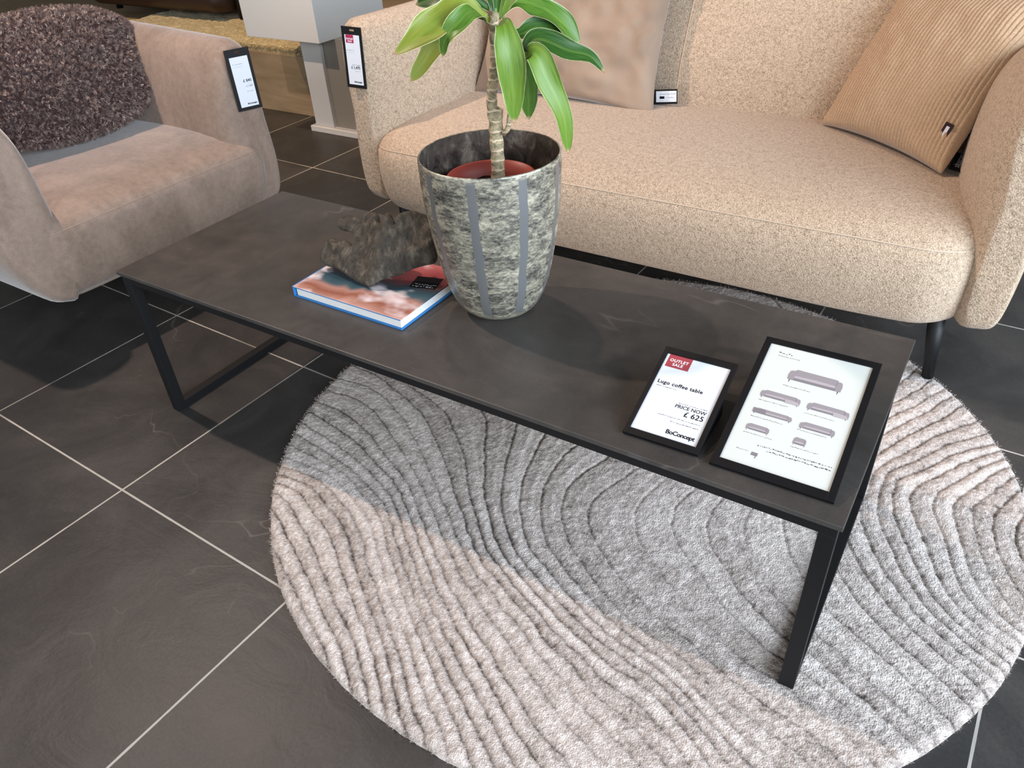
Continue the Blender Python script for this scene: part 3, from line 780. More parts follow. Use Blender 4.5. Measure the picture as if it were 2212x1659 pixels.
pl_ = thing('glass_planter', 'tall mottled silver-green glass planter with dark stripes on the coffee table', 'planter', (AX[0], AX[1], TZ))
link('outer_wall', lathe(po+[(.1345, .3338), (.1325, .3330)], loc=(AX[0], AX[1], TZ)), planter_mat(), pl_)
link('inner_wall', lathe(pi_, loc=(AX[0], AX[1], TZ)), smoke_mat(), pl_)

# ------------------------------------------------------------------ plant in its nursery pot
pt = thing('potted_plant', 'leafy green corn plant in a red nursery pot standing inside the glass planter', 'plant', (AX[0], AX[1], TZ+0.014))
zr = 0.288
npf = [(0.0, .0142), (.056, .0142), (.060, .02), (.078, zr-.028), (.0845, zr-.026), (.0865, zr), (.0830, zr), (.0800, zr-.024), (.076, zr-.03), (.070, zr-.06), (0.0, zr-.06)]
link('nursery_pot', lathe(npf, 64, (AX[0], AX[1], TZ)), plain('terracotta_plastic', '#8d3b30', 0.45, 0.35), pt)
ms = M('potting_soil', 0.95, 0.1); s_ = ms.noise(160, 4, 0.7)
ms.color(ms.ramp(s_, [(0.3, lin('#1c1310')), (0.7, lin('#4a342a'))])); ms.bump(s_, 0.8, 0.01)
V = []; F = []
rs = [0.0]+list(np.linspace(0.008, 0.0765, 12)); n = 48
for r in rs:
    for k in range(n):
        a = 2*math.pi*k/n; x = r*math.cos(a); y = r*math.sin(a)
        V.append((AX[0]+x, AX[1]+y, TZ+zr-.034+0.006*float(vnoise(np.array([x*90]), np.array([y*90]), 3)[0])))
for i in range(len(rs)-1):
    for k in range(n): F.append((i*n+k, i*n+(k+1) % n, (i+1)*n+(k+1) % n, (i+1)*n+k))
bm = bmesh.new(); me = mesh_from(V, F); bm.from_mesh(me); bpy.data.meshes.remove(me); bmesh.ops.remove_doubles(bm, verts=bm.verts, dist=1e-5)
link('soil', bm_mesh(bm), ms.m, pt)
def bark_mat():
    m = M('ringed_bark', 0.8, 0.2)
    w_ = m.new('TexWave', wave_type='BANDS', bands_direction='Z'); m.l.new(m.obj(), w_.inputs[0])
    w_.inputs['Scale'].default_value = 17; w_.inputs['Distortion'].default_value = 2.5; w_.inputs['Detail'].default_value = 2; w_.inputs['Detail Scale'].default_value = 4
    f = m.noise(70, 4, 0.65, 0.6)
    base = m.ramp(f, [(0.35, lin('#6d6a52')), (0.5, lin('#95876c')), (0.65, lin('#b39d80'))])
    ring = m.ramp(w_.outputs['Fac'], [(0.86, 0.0), (0.97, 1.0)])
    m.color(m.mix(ring, base, lin('#c8b397')))
    m.bump(m.math('ADD', m.math('MULTIPLY', w_.outputs['Fac'], 0.6), f), 0.6, 0.005)
    return m.m
BARK = bark_mat()
def knobbly(P, R, amp=0.0009, n=10):
    Q = catmull(np.c_[np.array(P), np.array(R)], n)
    r = Q[:, 3]*(1+0.05*np.sin(np.arange(len(Q))*0.9)+0.05*(np.random.default_rng(2).random(len(Q))-0.5))
    return tube_mesh(Q[:, :3], list(r), 16, 1)
link('trunk', knobbly(TRUNK_LOWER, [.0135, .0130, .0128, .0125, .0095]), BARK, pt)
link('stem', knobbly(TRUNK_UPPER, [.0098, .0098, .0095, .0092, .0088, .0088, .007]), BARK, pt)
link('twig', knobbly(TWIG, [.0042, .0048, .0042, .0036]), BARK, pt)
def leaf_mat():
    m = M('leaf_green', 0.38, 0.45)
    uv = m.new('UVMap').outputs[0]; sp = m.new('SeparateXYZ'); m.l.new(uv, sp.inputs[0])
    c = m.math('ABSOLUTE', m.math('SUBTRACT', sp.outputs[0], 0.5))
    streak = m.noise(6, 4, 0.6, 0.2, m.map((9, 0.8, 1), vec=uv))
    oi = m.new('ObjectInfo')
    k = m.math('ADD', m.math('MULTIPLY', streak, 0.65), m.math('MULTIPLY', oi.outputs['Random'], 0.42))
    g = m.ramp(k, [(0.30, lin('#24481a')), (0.46, lin('#426d24')), (0.62, lin('#6a8b2f')), (0.80, lin('#959238'))])
    mid = m.ramp(c, [(0.0, 1.0), (0.10, 0.0)])
    g = m.mix(m.math('MULTIPLY', mid, 0.25), g, lin('#8fae55'))
    edge = m.ramp(m.math('ADD', c, m.math('MULTIPLY_ADD', m.noise(11, 3, 0.6, 0, uv), 0.06, -0.03)), [(0.465, 0.0), (0.49, 1.0)])
    g = m.mix(m.math('MULTIPLY', edge, 0.8), g, lin('#dfe0ae'))
    tip = m.ramp(sp.outputs[1], [(0.955, 0.0), (0.985, 1.0)])
    g = m.mix(tip, g, lin('#a98d62'))
    m.color(g)
    m.b.inputs['Subsurface Weight'].default_value = 0.0
    m.bump(streak, 0.12, 0.003)
    tr = m.new('BsdfTranslucent'); m.l.new(g, tr.inputs[0])
    mx = m.new('MixShader'); mx.inputs[0].default_value = 0.22
    m.l.new(m.b.outputs[0], mx.inputs[1]); m.l.new(tr.outputs[0], mx.inputs[2])
    m.l.new(mx.outputs[0], m.n['Material Output'].inputs['Surface'])
    return m.m
LEAF = leaf_mat()
def leaf_mesh(width, pts, seed):
    r = random.Random(seed)
    Q = catmull(pts, 9); n = len(Q)
    L = np.r_[0, np.cumsum(np.linalg.norm(np.diff(Q, axis=0), axis=1))]; t = L/L[-1]
    tg = np.gradient(Q, axis=0); tg /= np.linalg.norm(tg, axis=1)[:, None]
    cen = np.array([AX[0], AX[1], 0.98]); nw = 9
    V = []; UV = []; prev = None
    ph = r.uniform(0, 6)
    for i in range(n):
        out = Q[i]-cen; out[2] = 0
        s = np.cross(tg[i], np.array([0.42, -0.62, 0.75])+out*1.2)
        if np.linalg.norm(s) < 1e-3: s = prev if prev is not None else np.array([1.0, 0, 0])
        s /= np.linalg.norm(s)
        if prev is not None:
            if s@prev < 0: s = -s
            s = prev*0.55+s*0.45; s -= tg[i]*(s@tg[i]); s /= np.linalg.norm(s)
        prev = s
        up_ = np.cross(s, tg[i])
        w = width/2*0.84*(0.26+0.74*min(1, t[i]/0.36)**1.4)*(1+0.06*math.sin(13*t[i]+ph))
        w *= max(0.0, 1-((t[i]-.50)/.50)**2.3)**0.75 if t[i] > .50 else 1.0
        w = max(w, 0.0006)
        for k in range(nw):
            u = k/(nw-1)*2-1
            fold = 0.30*(abs(u)**1.4)*w*(1.0-0.5*t[i])
            wave = 0.22*w*math.sin(11*t[i]+ph+(2 if u > 0 else 0))*u*u
            V.append(Q[i]+s*u*w*0.97+up_*(fold+wave)); UV.append((k/(nw-1), float(t[i])))
    F = grid_faces(n, nw)
    # back skin 0.6 mm behind, closed at the rim
    V = np.array(V); me0 = mesh_from(V, F)
    N = np.zeros((len(V), 3)); me0.vertices.foreach_get('normal', N.ravel()) if False else None
    N = np.array([tuple(v.normal) for v in me0.vertices]); bpy.data.meshes.remove(me0)
    m0 = len(V); VV = np.r_[V, V-N*0.0006]
    FF = F+[tuple(m0+j for j in reversed(f)) for f in F]
    rim = [k for k in range(nw)]+[i*nw+nw-1 for i in range(1, n)]+[(n-1)*nw+k for k in range(nw-2, -1, -1)]+[i*nw for i in range(n-2, 0, -1)]
    for a, b in zip(rim, rim[1:]+rim[:1]): FF.append((b, a, m0+a, m0+b))
    me = mesh_from(VV, FF)
    lay = me.uv_layers.new(name='UVMap'); UV2 = UV+UV
    for lp in me.loops: lay.data[lp.index].uv = UV2[lp.vertex_index]
    return me
for i, (w_, p_) in enumerate(LEAVES):
    link('leaf', leaf_mesh(w_, p_, i), LEAF, pt)

# ------------------------------------------------------------------ sofa
sf = thing('sofa', 'long beige boucle sofa with slim black legs behind the coffee table', 'sofa', (0.857, 1.45, 0))
seat_p = catmull([(1.86, .20), (1.45, .188), (1.08, .186), (1.02, .192), (.988, .222), (.968, .29), (.966, .355), (.984, .415), (1.03, .449), (1.12, .470), (1.25, .482), (1.45, .486), (1.70, .478), (1.86, .46)], 5, closed=True)
def seat_warp(x, y, z):
    e = max(0.0, abs(x-0.845)-0.55)/0.38
    return (x, y+0.03*e*e*(1 if y < 1.3 else 0), z-(0.012*e*e if z > .40 else 0))
link('seat', loft_mesh(seat_p, -0.088, 1.780, 0.13, 'x', 14, 40, seat_warp, 0.40), SOFA, sf)
arm_r = [(1.690, .205), (1.668, .30), (1.658, .48), (1.664, .62), (1.684, .715), (1.726, .775), (1.795, .792), (1.838, .775), (1.862, .715), (1.866, .60), (1.864, .42), (1.852, .28), (1.828, .214), (1.77, .198)]
arm_r = catmull(arm_r, 4, closed=True)
arm_l = np.array([(1.716-x, z) for x, z in arm_r])
def arm_flare(side):
    # the inner face of each arm opens outwards towards the front, round the end of the seat
    def w(x, y, z):
        X = x if side > 0 else 1.716-x
        s = min(1.0, max(0.0, (1.42-y)/0.38)); t = min(1.0, max(0.0, (1.866-X)/0.21))
        X += 0.105*s*s*t*(1-0.35*max(0.0, (z-.55)/.25))
        return (X if side > 0 else 1.716-X, y, z)
    return w
for a, sd in ((arm_l, -1), (arm_r, 1)):
    link('arm', loft_mesh(a, 1.035, 1.98, 0.045, 'y', 8, 40, arm_flare(sd)), SOFA, sf)
back_p = catmull([(1.62, .30), (1.605, .45), (1.635, .60), (1.685, .72), (1.735, .815), (1.79, .85), (1.86, .845), (1.93, .79), (1.975, .60), (1.98, .35), (1.955, .20), (1.75, .20)], 5, closed=True)
link('backrest', loft_mesh(back_p, 0.0, 1.716, 0.05, 'x', 8, 30), SOFA, sf)
def seam_pt(x):
    e = max(0.0, -0.088+0.13-x, x-(1.780-0.13)); ins = 0.13-math.sqrt(max(0.0, 0.13**2-e*e))
    cy, cz = seat_p.mean(0); d = math.hypot(.984-cy, .4145-cz)
    return seat_warp(x, .9825-(.984-cy)/d*ins, .4145-(.4145-cz)/d*ins*0.40)
link('seat_seam', tube_mesh([seam_pt(x) for x in np.linspace(-0.055, 1.747, 60)], 0.0016, 6, 1), SOFA_SEAM, sf)
link('back_seam', tube_mesh([(0.775, y-0.001, z) for y, z in catmull([(1.606, .47), (1.634, .60), (1.684, .72), (1.733, .815), (1.79, .851)], 4)], 0.0014, 6, 1), SOFA_SEAM, sf)
for x, y, sx, sy, zb_ in ((1.742, 1.093, -.022, -.012, 0.0135), (-0.035, 1.10, .02, -.012, 0.0), (1.74, 1.90, -.02, .01, 0.0), (-0.03, 1.90, .02, .01, 0.0)):
    link('leg', tube_mesh([(x, y, zb_), (x+sx, y+sy, 0.21)], [0.0145, 0.021], 16, 1), BLACKW, sf)

# ------------------------------------------------------------------ armchair
ch_ = thing('armchair', 'taupe velour armchair with rounded arms at the left end of the coffee table', 'armchair', (-0.9, 0.5, 0))
cs = catmull([(-1.38, .17), (-1.0, .162), (-.56, .160), (-.505, .168), (-.468, .20), (-.446, .27), (-.440, .335), (-.452, .388), (-.49, .420), (-.58, .442), (-.75, .452), (-1.0, .448), (-1.38, .43)], 5, closed=True)
def cwarp(x, y, z):
    e = abs(y-0.5)/0.44
    return (x-0.025*e**4*(1 if x > -0.7 else 0), y, z-0.010*e**3*(1 if z > .36 else 0))
link('seat', loft_mesh(cs, 0.055, 0.922, 0.085, 'y', 12, 30, cwarp, 0.6), CHAIR, ch_)
def chair_seam_pt(y):
    e = max(0.0, 0.055+0.085-y, y-(0.922-0.085)); ins = 0.085-math.sqrt(max(0.0, 0.085**2-e*e))
    cx, cz = cs.mean(0); d = math.hypot(-.4535-cx, .3895-cz)
    return cwarp(-.4535-(-.4535-cx)/d*ins, y, .3895-(.3895-cz)/d*ins*0.6)
far = [(.800, .175), (.785, .30), (.782, .44), (.796, .56), (.822, .655), (.855, .712), (.905, .735), (.95, .715), (.972, .655), (.980, .54), (.982, .40), (.972, .27), (.945, .185), (.87, .165)]
far = catmull(far, 4, closed=True); near = catmull([(.12, .165), (.145, .30), (.152, .44), (.142, .58), (.12, .67), (.08, .728), (.02, .748), (-.03, .715), (-.055, .655), (-.06, .54), (-.05, .40), (-.015, .28), (.035, .19), (.08, .16)], 4, closed=True)
def arm_warp(x, y, z): return (x+0.05*max(0, (z-.35))*(-1 if x > -0.8 else 0), y, z+max(0, -0.5-x)*0.04*(1 if z > .6 else 0))
for a in (near, far):
    link('arm', loft_mesh(a, -1.42, -0.478, 0.065, 'x', 10, 16, arm_warp, 0.6), CHAIR, ch_)
cb = catmull([(-1.16, .30), (-1.13, .45), (-1.17, .58), (-1.23, .70), (-1.28, .745), (-1.34, .745), (-1.40, .70), (-1.43, .5), (-1.43, .3), (-1.40, .18), (-1.25, .17)], 5, closed=True)
link('backrest', loft_mesh(cb, 0.10, 0.90, 0.05, 'y', 8, 20), CHAIR, ch_)
link('seat_seam', tube_mesh([chair_seam_pt(y) for y in np.linspace(0.085, 0.892, 50)], 0.0014, 6, 1), CHAIR_SEAM, ch_)
for x, y in ((-.98, .30), (-.98, .72), (-1.3, .30), (-1.3, .72)):
    link('leg', tube_mesh([(x, y, 0), (x, y, 0.18)], [0.014, 0.02], 16, 1), BLACKW, ch_)

# ------------------------------------------------------------------ cushions
def pillow_mesh(c, u, v, a, b, T, n=70, pinch=0.06, ribs=0, seed=0, wrinkle=0.006, rib_amp=0.0016, power=0.42, ears=0.02, rnd=0.0):
    c = np.array(c, float); u = np.array(u, float); u /= np.linalg.norm(u)
    v = np.array(v, float); v -= u*(u@v); v /= np.linalg.norm(v); w = np.cross(u, v)
    nu = max(n, ribs*8+1) if ribs else n
    s, t = np.meshgrid(np.linspace(-1, 1, nu), np.linspace(-1, 1, n), indexing='ij'); s = s.ravel(); t = t.ravel()
    cr = np.abs(s*t)**3
    x = a*s*(1-pinch*(1-t*t)*np.abs(s))*(1+ears*cr); y = b*t*(1-pinch*(1-s*s)*np.abs(t))*(1+ears*cr)
    x = x*np.sqrt(1-rnd*t*t); y = y*np.sqrt(1-rnd*s*s)
    h = T*np.power(np.clip((1-np.abs(s)**2.4)*(1-np.abs(t)**2.4), 0, 1), power)
    wr = wrinkle*(vnoise(s*3+seed, t*3, seed)-0.5)*2+wrinkle*0.5*(vnoise(s*8, t*8+seed, seed+1)-0.5)*2
    ed = np.clip(h/T*2.2, 0, 1)
    rb = rib_amp*(np.abs(np.sin(s*ribs*math.pi/2))**0.6-0.6) if ribs else 0
    V = []
    for sg in (1, -1):
        hh = sg*(h+ed*wr*(1 if sg > 0 else .6)+ed*rb)
        V.append(c+np.outer(x, u)+np.outer(y, v)+np.outer(hh, w))
    V = np.concatenate(V); F0 = grid_faces(nu, n); m0 = nu*n
    F = F0+[tuple(m0+j for j in reversed(f)) for f in F0]
    bm = bmesh.new(); me = mesh_from(V, F); bm.from_mesh(me); bpy.data.meshes.remove(me)
    rim = [vv for vv in bm.verts if (vv.index % m0)//n in (0, nu-1) or (vv.index % m0) % n in (0, n-1)]
    bmesh.ops.remove_doubles(bm, verts=rim, dist=1e-5)
    return bm_mesh(bm)
def velvet(name, lo, hi):
    m = M(name, 0.75, 0.2, 0.6)
    a = m.noise(5, 3, 0.5, 0.5); c = m.noise(500, 2, 0.6)
    m.color(m.ramp(m.math('ADD', m.math('MULTIPLY', a, 0.75), m.math('MULTIPLY', c, 0.25)), [(0.35, lin(lo)), (0.65, lin(hi))]))
    m.bump(m.noise(18, 3, 0.5, 0.8), 0.12, 0.01)
    return m.m
cu = thing('velvet_cushion', 'plain brown velvet cushion leaning on the sofa back behind the plant', 'cushion', (0.40, 1.56, 0.48))
VEL = velvet('brown_velvet', '#85705f', '#9c8775')
ln_ = math.radians(24)
link('cover', pillow_mesh((0.405, 1.605, 0.752), (1, 0.02, -0.02), (0.04, math.sin(ln_), math.cos(ln_)), 0.335, 0.30, 0.075, 90, 0.055, 0, 3, 0.014, ears=0.05), VEL, cu)

cr_ = thing('ribbed_cushion', 'sand-coloured ribbed cushion propped in the right corner of the sofa', 'cushion', (1.44, 1.42, 0.49))
m = M('ribbed_corduroy', 0.85, 0.15, 0.5)
c_ = m.noise(300, 3, 0.6); m.color(m.ramp(c_, [(0.3, lin('#a08569')), (0.7, lin('#bd9f82'))])); m.bump(c_, 0.35, 0.004)
BL = np.array((1.272, 1.545, .492)); BR = np.array((1.622, 1.288, .490)); hu = (BR-BL)/np.linalg.norm(BR-BL)
hn = np.array([-hu[1], hu[0], 0]); tl = math.radians(32)
vv_ = math.cos(tl)*np.array([0, 0, 1])+math.sin(tl)*hn
link('cover', pillow_mesh((BL+BR)/2+vv_*0.222, hu, vv_, 0.222, 0.222, 0.075, 80, 0.05, 42, 5, 0.0045, 0.0046), m.m, cr_)
ww = np.cross(hu, vv_)
lb = (BL+BR)/2+vv_*0.085+hu*0.188+ww*0.034
bm = bmesh.new(); add_box(bm, -0.011, 0.011, -0.022, 0.022, -0.001, 0.001, 0.0003); me = bm_mesh(bm)
fr_ = frame3(lb, hu-ww*0.55, vv_-ww*-0.40)
for q in me.vertices: q.co = Vector(fr_(*q.co))
lab = link('woven_label', me, plain('maroon_label', '#2c1a1c', 0.6, 0.2), cr_, False)
link('label_print', Flat().rect(-0.004, -0.014, 0.004, 0.014, 0.0013).mesh(fr_), PAPER, lab, False)

# fluffy sheepskin cushion on the armchair
fc = thing('sheepskin_cushion', 'fluffy dark brown curly sheepskin cushion leaning on the armchair back', 'cushion', (-1.0, 0.56, 0.46))
cen = np.array((-0.985, 0.560, 0.655)); lean = math.radians(22)
cu_ = np.array([0, 1.0, 0]); cv_ = np.array([-math.sin(lean), 0, math.cos(lean)])
core = pillow_mesh(cen, cu_, cv_, 0.352, 0.205, 0.115, 60, 0.0, 0, 9, 0.012, power=0.5, ears=-0.05, rnd=0.38)
def fur_mat():
    m = M('curly_wool', 0.8, 0.2, 0.3)
    at = m.attr('tint')
    m.color(m.ramp(at, [(0.0, lin('#46332f')), (0.5, lin('#745c55')), (0.85, lin('#a88f84')), (1.0, lin('#cfb9ab'))])); return m.m
link('hide', core, plain('dark_hide', '#3a2a29', 0.9, 0.1), fc)
tri = []; nrm = []; area = []
core.calc_loop_triangles()
off = Vector(fc.location)
for t in core.loop_triangles:
    a, b, c = [np.array(core.vertices[i].co+off) for i in t.vertices]
    nn = np.cross(b-a, c-a); ar = np.linalg.norm(nn)
    if ar < 1e-10: continue
    tri.append((a, b, c)); nrm.append(nn/ar); area.append(ar)
tri = np.array(tri); nrm = np.array(nrm); area = np.array(area)
if ((tri.mean(1)-cen)*nrm).sum() < 0: nrm = -nrm
rng = np.random.default_rng(8)
# locks: clusters of strands that lean and curl together
vis = nrm@np.array([0.75, -0.35, 0.55]) > -0.45
pr = area*vis; pr /= pr.sum()
NL, PER = 10500, 7
pick = rng.choice(len(tri), NL, p=pr)
V = []; F = []; tint = []
for k in pick:
    a, b, c = tri[k]; r1, r2_ = rng.random(2)
    if r1+r2_ > 1: r1, r2_ = 1-r1, 1-r2_
    p = a+(b-a)*r1+(c-a)*r2_; nn = nrm[k]
    d = nn+rng.normal(size=3)*0.42; d /= np.linalg.norm(d)
    s = np.cross(d, rng.normal(size=3)); s /= np.linalg.norm(s); s2 = np.cross(d, s)
    L = rng.uniform(0.007, 0.015); tt = np.clip(rng.normal(0.48, 0.24), 0, 1); ph = rng.uniform(0, 6.28); cur = rng.uniform(0.002, 0.0042)
    for j in range(PER):
        q0 = p+(s*rng.normal()+s2*rng.normal())*0.0028
        w = 0.0007*rng.uniform(0.7, 1.3); ph2 = ph+rng.normal()*0.4; LL = L*rng.uniform(0.8, 1.1)
        b0 = len(V); side = s*math.cos(ph2)+s2*math.sin(ph2)
        for i in range(5):
            f = i/4; an = ph2+f*4.2
            q = q0+d*LL*f+(s*math.cos(an)+s2*math.sin(an))*cur*f+(p-q0)*0.45*f
            ws = w*(1-0.7*f)
            V.append(q-side*ws); V.append(q+side*ws)
        for i in range(4): F.append((b0+2*i, b0+2*i+1, b0+2*i+3, b0+2*i+2))
        tint += [float(np.clip(tt+rng.normal()*0.16, 0, 1))]*10
me = mesh_from(V, F)
at = me.attributes.new('tint', 'FLOAT', 'POINT'); at.data.foreach_set('value', np.array(tint, np.float32))
fl_ = link('wool_locks', me, fur_mat(), fc); tag(fl_, kind='stuff')

# ------------------------------------------------------------------ hanging price tags
def price_tag(name, label, TLp, TRp, BRp, BLp, fill, block=False):
    TLp, TRp, BRp, BLp = [np.array(p, float) for p in (TLp, TRp, BRp, BLp)]
    u = (TRp-TLp)+(BRp-BLp); v = (TLp-BLp)+(TRp-BRp)
    W = np.linalg.norm(u)/2; H = np.linalg.norm(v)/2
    root = thing(name, label, 'price tag', tuple((TLp+TRp+BRp+BLp)/4))
    cc = (TLp+TRp+BRp+BLp)/4; u /= np.linalg.norm(u); v -= u*(u@v); v /= np.linalg.norm(v)
    fr = frame3(cc-u*W/2-v*H/2, u, v)
    bm = bmesh.new(); hw, hh = 0.0085, 0.003
    xc, yc = W*0.52, H*0.945
    z0, z1 = -0.0025, 0.0
    add_box(bm, 0, W, 0, yc-hh, z0, z1); add_box(bm, 0, W, yc+hh, H, z0, z1)
    add_box(bm, 0, xc-hw, yc-hh, yc+hh, z0, z1); add_box(bm, xc+hw, W, yc-hh, yc+hh, z0, z1)
    me = bm_mesh(bm)
    for q in me.vertices: q.co = Vector(fr(*q.co))
    link('holder', me, BLACKP, root, False)
    cw = W/1.35; chh = H/1.225
    cx0 = W*0.135; cy0 = H*0.057
    cf = frame3(fr(cx0, cy0, 0.0001), u, v)
    card = link('card', slab(cf, 0, cw, 0, chh, 0, 0.0005, 0), PAPER, root, False)
    lf = frame3(fr(cx0, cy0, 0.0009), u, v)
    fill(card, lf, cw, chh)
    return root
def fill_chair(card, lf, cw, ch):
    T = lambda a: a*cw
    Y = lambda a: (1-a)*ch
    def put(name, fl, mat=INK): link(name, fl.mesh(lf), mat, card, False)
    put('product_name', Flat().squiggle(T(.09), T(.67), Y(.145), 0.0028, 5, 1.6))
    put('product_note', Flat().squiggle(T(.09), T(.65), Y(.195), 0.0012, 8), INKG)
    put('price', Flat().text('£ 845', 0.0125, T(.92), Y(.505), 'RIGHT', 0.0002, 1.0))
    put('fine_print', Flat().squiggle(T(.66), T(.92), Y(.545), 0.0012, 7), INKG)
    put('old_price', Flat().text('£ 1,645', 0.0075, T(.92), Y(.605), 'RIGHT', 0.0001, 1.0), INKG)
    put('fine_print', Flat().squiggle(T(.53), T(.92), Y(.70), 0.0016, 6))
    put('logo', Flat().text('BoConcept', 0.0070, T(.91), Y(.955), 'RIGHT', 0.0003, 0.95))
def fill_sofa(card, lf, cw, ch):
    T = lambda a: a*cw
    Y = lambda a: (1-a)*ch
    def put(name, fl, mat=INK): link(name, fl.mesh(lf), mat, card, False)
    put('outlet_block', Flat().rect(T(.08), Y(.16), T(.60), Y(0.0)), MAGENTA)
    put('outlet_lettering', Flat().text('OUTLET', 0.0068, T(.34), Y(.095), 'CENTER', 0.0002, 1.0, 0.0002).text('SALE', 0.0068, T(.34), Y(.14), 'CENTER', 0.0002, 1.0, 0.0002), WHITEINK)
    put('product_name', Flat().squiggle(T(.06), T(.60), Y(.31), 0.0026, 15, 1.6))
    put('product_note', Flat().squiggle(T(.07), T(.56), Y(.355), 0.0011, 18), INKG)
    put('price_heading', Flat().squiggle(T(.34), T(.88), Y(.60), 0.0026, 16, 1.4))
    put('price', Flat().text('£ 1,475', 0.0115, T(.88), Y(.675), 'RIGHT', 0.0002, 0.95))
    put('fine_print', Flat().squiggle(T(.5), T(.87), Y(.725), 0.0013, 17))
    put('logo', Flat().text('BoConcept', 0.0062, T(.90), Y(.955), 'RIGHT', 0.0003, 0.95))
price_tag('price_tag', 'black hanging tag with white card on the arm of the taupe armchair', *TAG_CHAIR, fill_chair)
price_tag('price_tag', 'black hanging tag with crimson sale block on the left arm of the sofa', *TAG_SOFA, fill_sofa)

# swing tags of the two sofa cushions
t1 = thing('swing_tag', 'small black tag with white sticker beside the brown velvet cushion', 'tag', (0.765, 1.56, 0.50))
f1 = frame3((0.715, 1.545, 0.4855), (1, 0.12, 0.10), (0.0, 0.10, 1))
link('tag_board', slab(f1, 0, 0.090, 0, 0.046, -0.001, 0, 0.0003), BLACKP, t1, False)
f1b = frame3(f1(0.019, 0.007, 0.0004), (1, 0.12, 0.10), (0.0, 0.10, 1))
st_ = link('sticker', Flat().rect(0, 0, 0.068, 0.034).mesh(f1b), PAPER, t1, False)
f1c = frame3(f1(0.019, 0.007, 0.0008), (1, 0.12, 0.10), (0.0, 0.10, 1))
link('lettering', Flat().rect(.012, .010, .028, .018).squiggle(.032, .060, .013, .0022, 50).squiggle(.010, .064, .024, .0020, 51).squiggle(.010, .040, .004, .0012, 52).mesh(f1c), INK, st_, False)
link('tag_cord', tube_mesh([(0.722, 1.547, 0.530), (0.712, 1.55, 0.552), (0.714, 1.56, 0.578)], 0.0011, 6, 4), BLACKP, t1)
t2 = thing('swing_tag', 'black swing tag with white lettering between ribbed cushion and right sofa arm', 'tag', (1.655, 1.36, 0.486))
f2 = frame3((1.634, 1.290, 0.4895), (-0.02, 1, 0.06), (-1, -0.02, 0.25))
f2 = frame3((1.680, 1.300, 0.4880), (0.02, 1, 0.02), (-1, 0.02, 0.20))
link('tag_board', slab(f2, 0, 0.125, 0, 0.042, -0.001, 0, 0.0003), BLACKP, t2, False)
f2b = frame3(f2(0.117, 0.030, 0.0006), tuple(np.array(f2(-1, 0))-np.array(f2(0, 0))), tuple(np.array(f2(0, -1))-np.array(f2(0, 0))))
link('lettering', Flat().text('BoConcept', 0.021, 0, 0, 'LEFT', 0.0004, 0.95).mesh(f2b), WHITEINK, t2, False)
link('tag_cord', tube_mesh([(1.665, 1.425, 0.492), (1.662, 1.44, 0.52), (1.650, 1.45, 0.56)], 0.0013, 6, 4), BLACKP, t2)

# ------------------------------------------------------------------ white display plinth
pn = thing('display_plinth', 'white display plinth on a narrower grey pedestal between armchair and sofa', 'plinth', (-1.25, 2.1, 0))
link('upper_box', box_mesh(-1.640, -1.139, 1.90, 2.385, 0.463, 1.25, 0.002), PAINT, pn, False)
link('corner_post', box_mesh(-1.362, -1.232, 1.985, 2.140, 0.030, 0.463, 0.0015), PAINT, pn, False)
link('shaded_panel', box_mesh(-1.2318, -0.80, 2.005, 2.140, 0.030, 0.463, 0.0015), PANEL_SHADE, pn, False)  # shaded part of the column, its shade painted in as darker grey
link('skirting', box_mesh(-1.385, -0.78, 1.965, 2.145, 0.0, 0.030, 0.003), PAINT, pn, False)

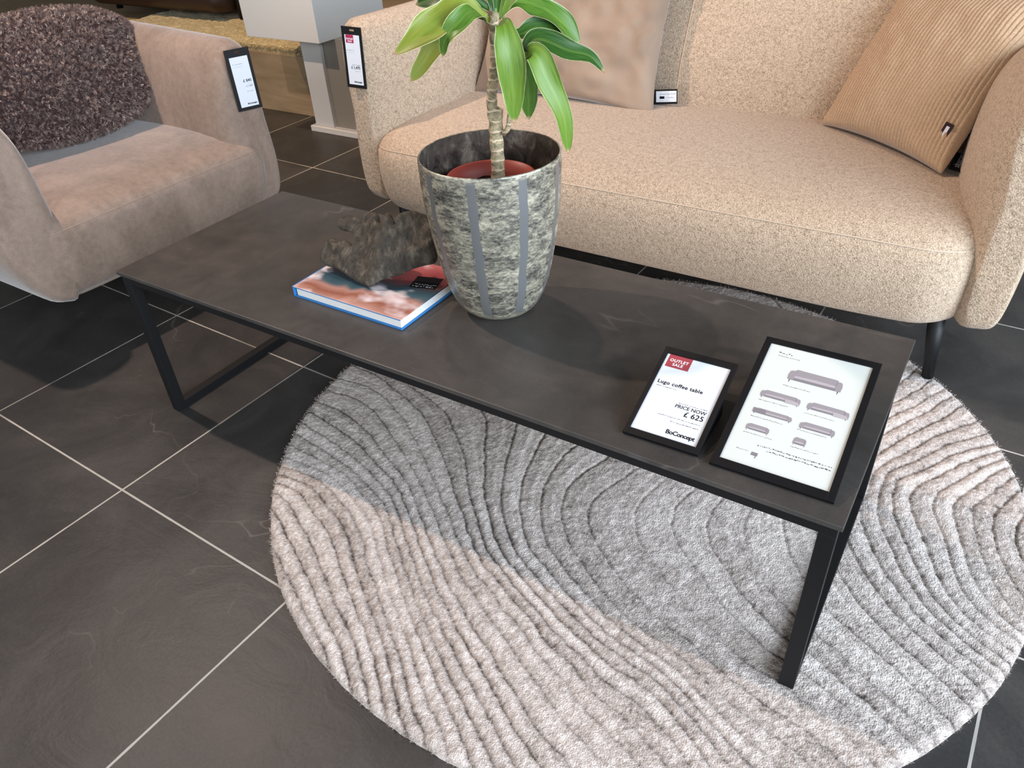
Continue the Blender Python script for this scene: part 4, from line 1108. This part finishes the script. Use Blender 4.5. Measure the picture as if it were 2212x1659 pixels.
# ------------------------------------------------------------------ things on the platform
def shag(x0, x1, y0, y1, z0, h):
    nx, ny = 160, 110
    X, Y = np.meshgrid(np.linspace(x0, x1, nx), np.linspace(y0, y1, ny), indexing='ij'); X = X.ravel(); Y = Y.ravel()
    z = z0+h+0.010*(vnoise(X*45, Y*45, 1)-0.5)+0.012*(vnoise(X*14, Y*14, 2)-0.5)
    e = np.minimum(np.minimum(X-x0, x1-X), np.minimum(Y-y0, y1-Y)); z = np.where(e < 1e-6, z0, z-0.012*np.exp(-e/0.02))
    return mesh_from(np.c_[X, Y, z], grid_faces(nx, ny))
ms = M('cream_shag', 0.95, 0.1, 0.2); s_ = ms.noise(70, 4, 0.65, 0.5)
ms.color(ms.ramp(s_, [(0.32, lin('#9d8a68')), (0.5, lin('#cdbb96')), (0.66, lin('#e6d7b6'))])); ms.bump(s_, 0.8, 0.012)
rg = thing('shaggy_rug', 'cream shaggy rug on the display platform behind the plinth', 'rug', (-2.4, 2.7, 0.3185))
link('pile', shag(-3.35, -1.15, 2.158, 3.25, 0.3185, 0.034), ms.m, rg)
rng = np.random.default_rng(3); n = 5000
roots = np.c_[rng.uniform(-3.3, -1.2, n), np.full(n, 2.162), rng.uniform(0.325, 0.352, n)]
dirs = np.c_[rng.normal(size=n)*0.3, -np.ones(n), rng.normal(size=n)*0.5-0.3]
V, F = strands_mesh(roots, dirs, rng.uniform(0.008, 0.016, n), 0.0012, rng)
sg = link('fringe', mesh_from(V, F), ms.m, rg); tag(sg, kind='stuff')

bc = thing('leather_armchair', 'dark brown leather armchair on the cream shaggy rug behind the taupe armchair', 'armchair', (-3.2, 2.95, 0.36))
sp_ = catmull([(2.51, .42), (2.49, .49), (2.54, .60), (2.9, .70), (3.3, .70), (3.34, .58), (3.3, .40), (2.95, .385), (2.60, .385)], 5, closed=True)
link('seat_shell', loft_mesh(sp_, -3.95, -2.56, 0.08, 'x', 8, 16), LEATHER, bc)
bp_ = catmull([(3.20, .60), (3.25, .85), (3.32, 1.05), (3.42, 1.05), (3.45, .80), (3.40, .55)], 5, closed=True)
link('backrest', loft_mesh(bp_, -3.90, -2.62, 0.06, 'x', 8, 12), LEATHER, bc)
for x in (-3.80, -2.53):
    for y in (2.63, 3.25):
        link('leg', tube_mesh([(x, y, 0.353), (x, y, 0.62)], [0.022, 0.026], 12, 1), BLACKW, bc)
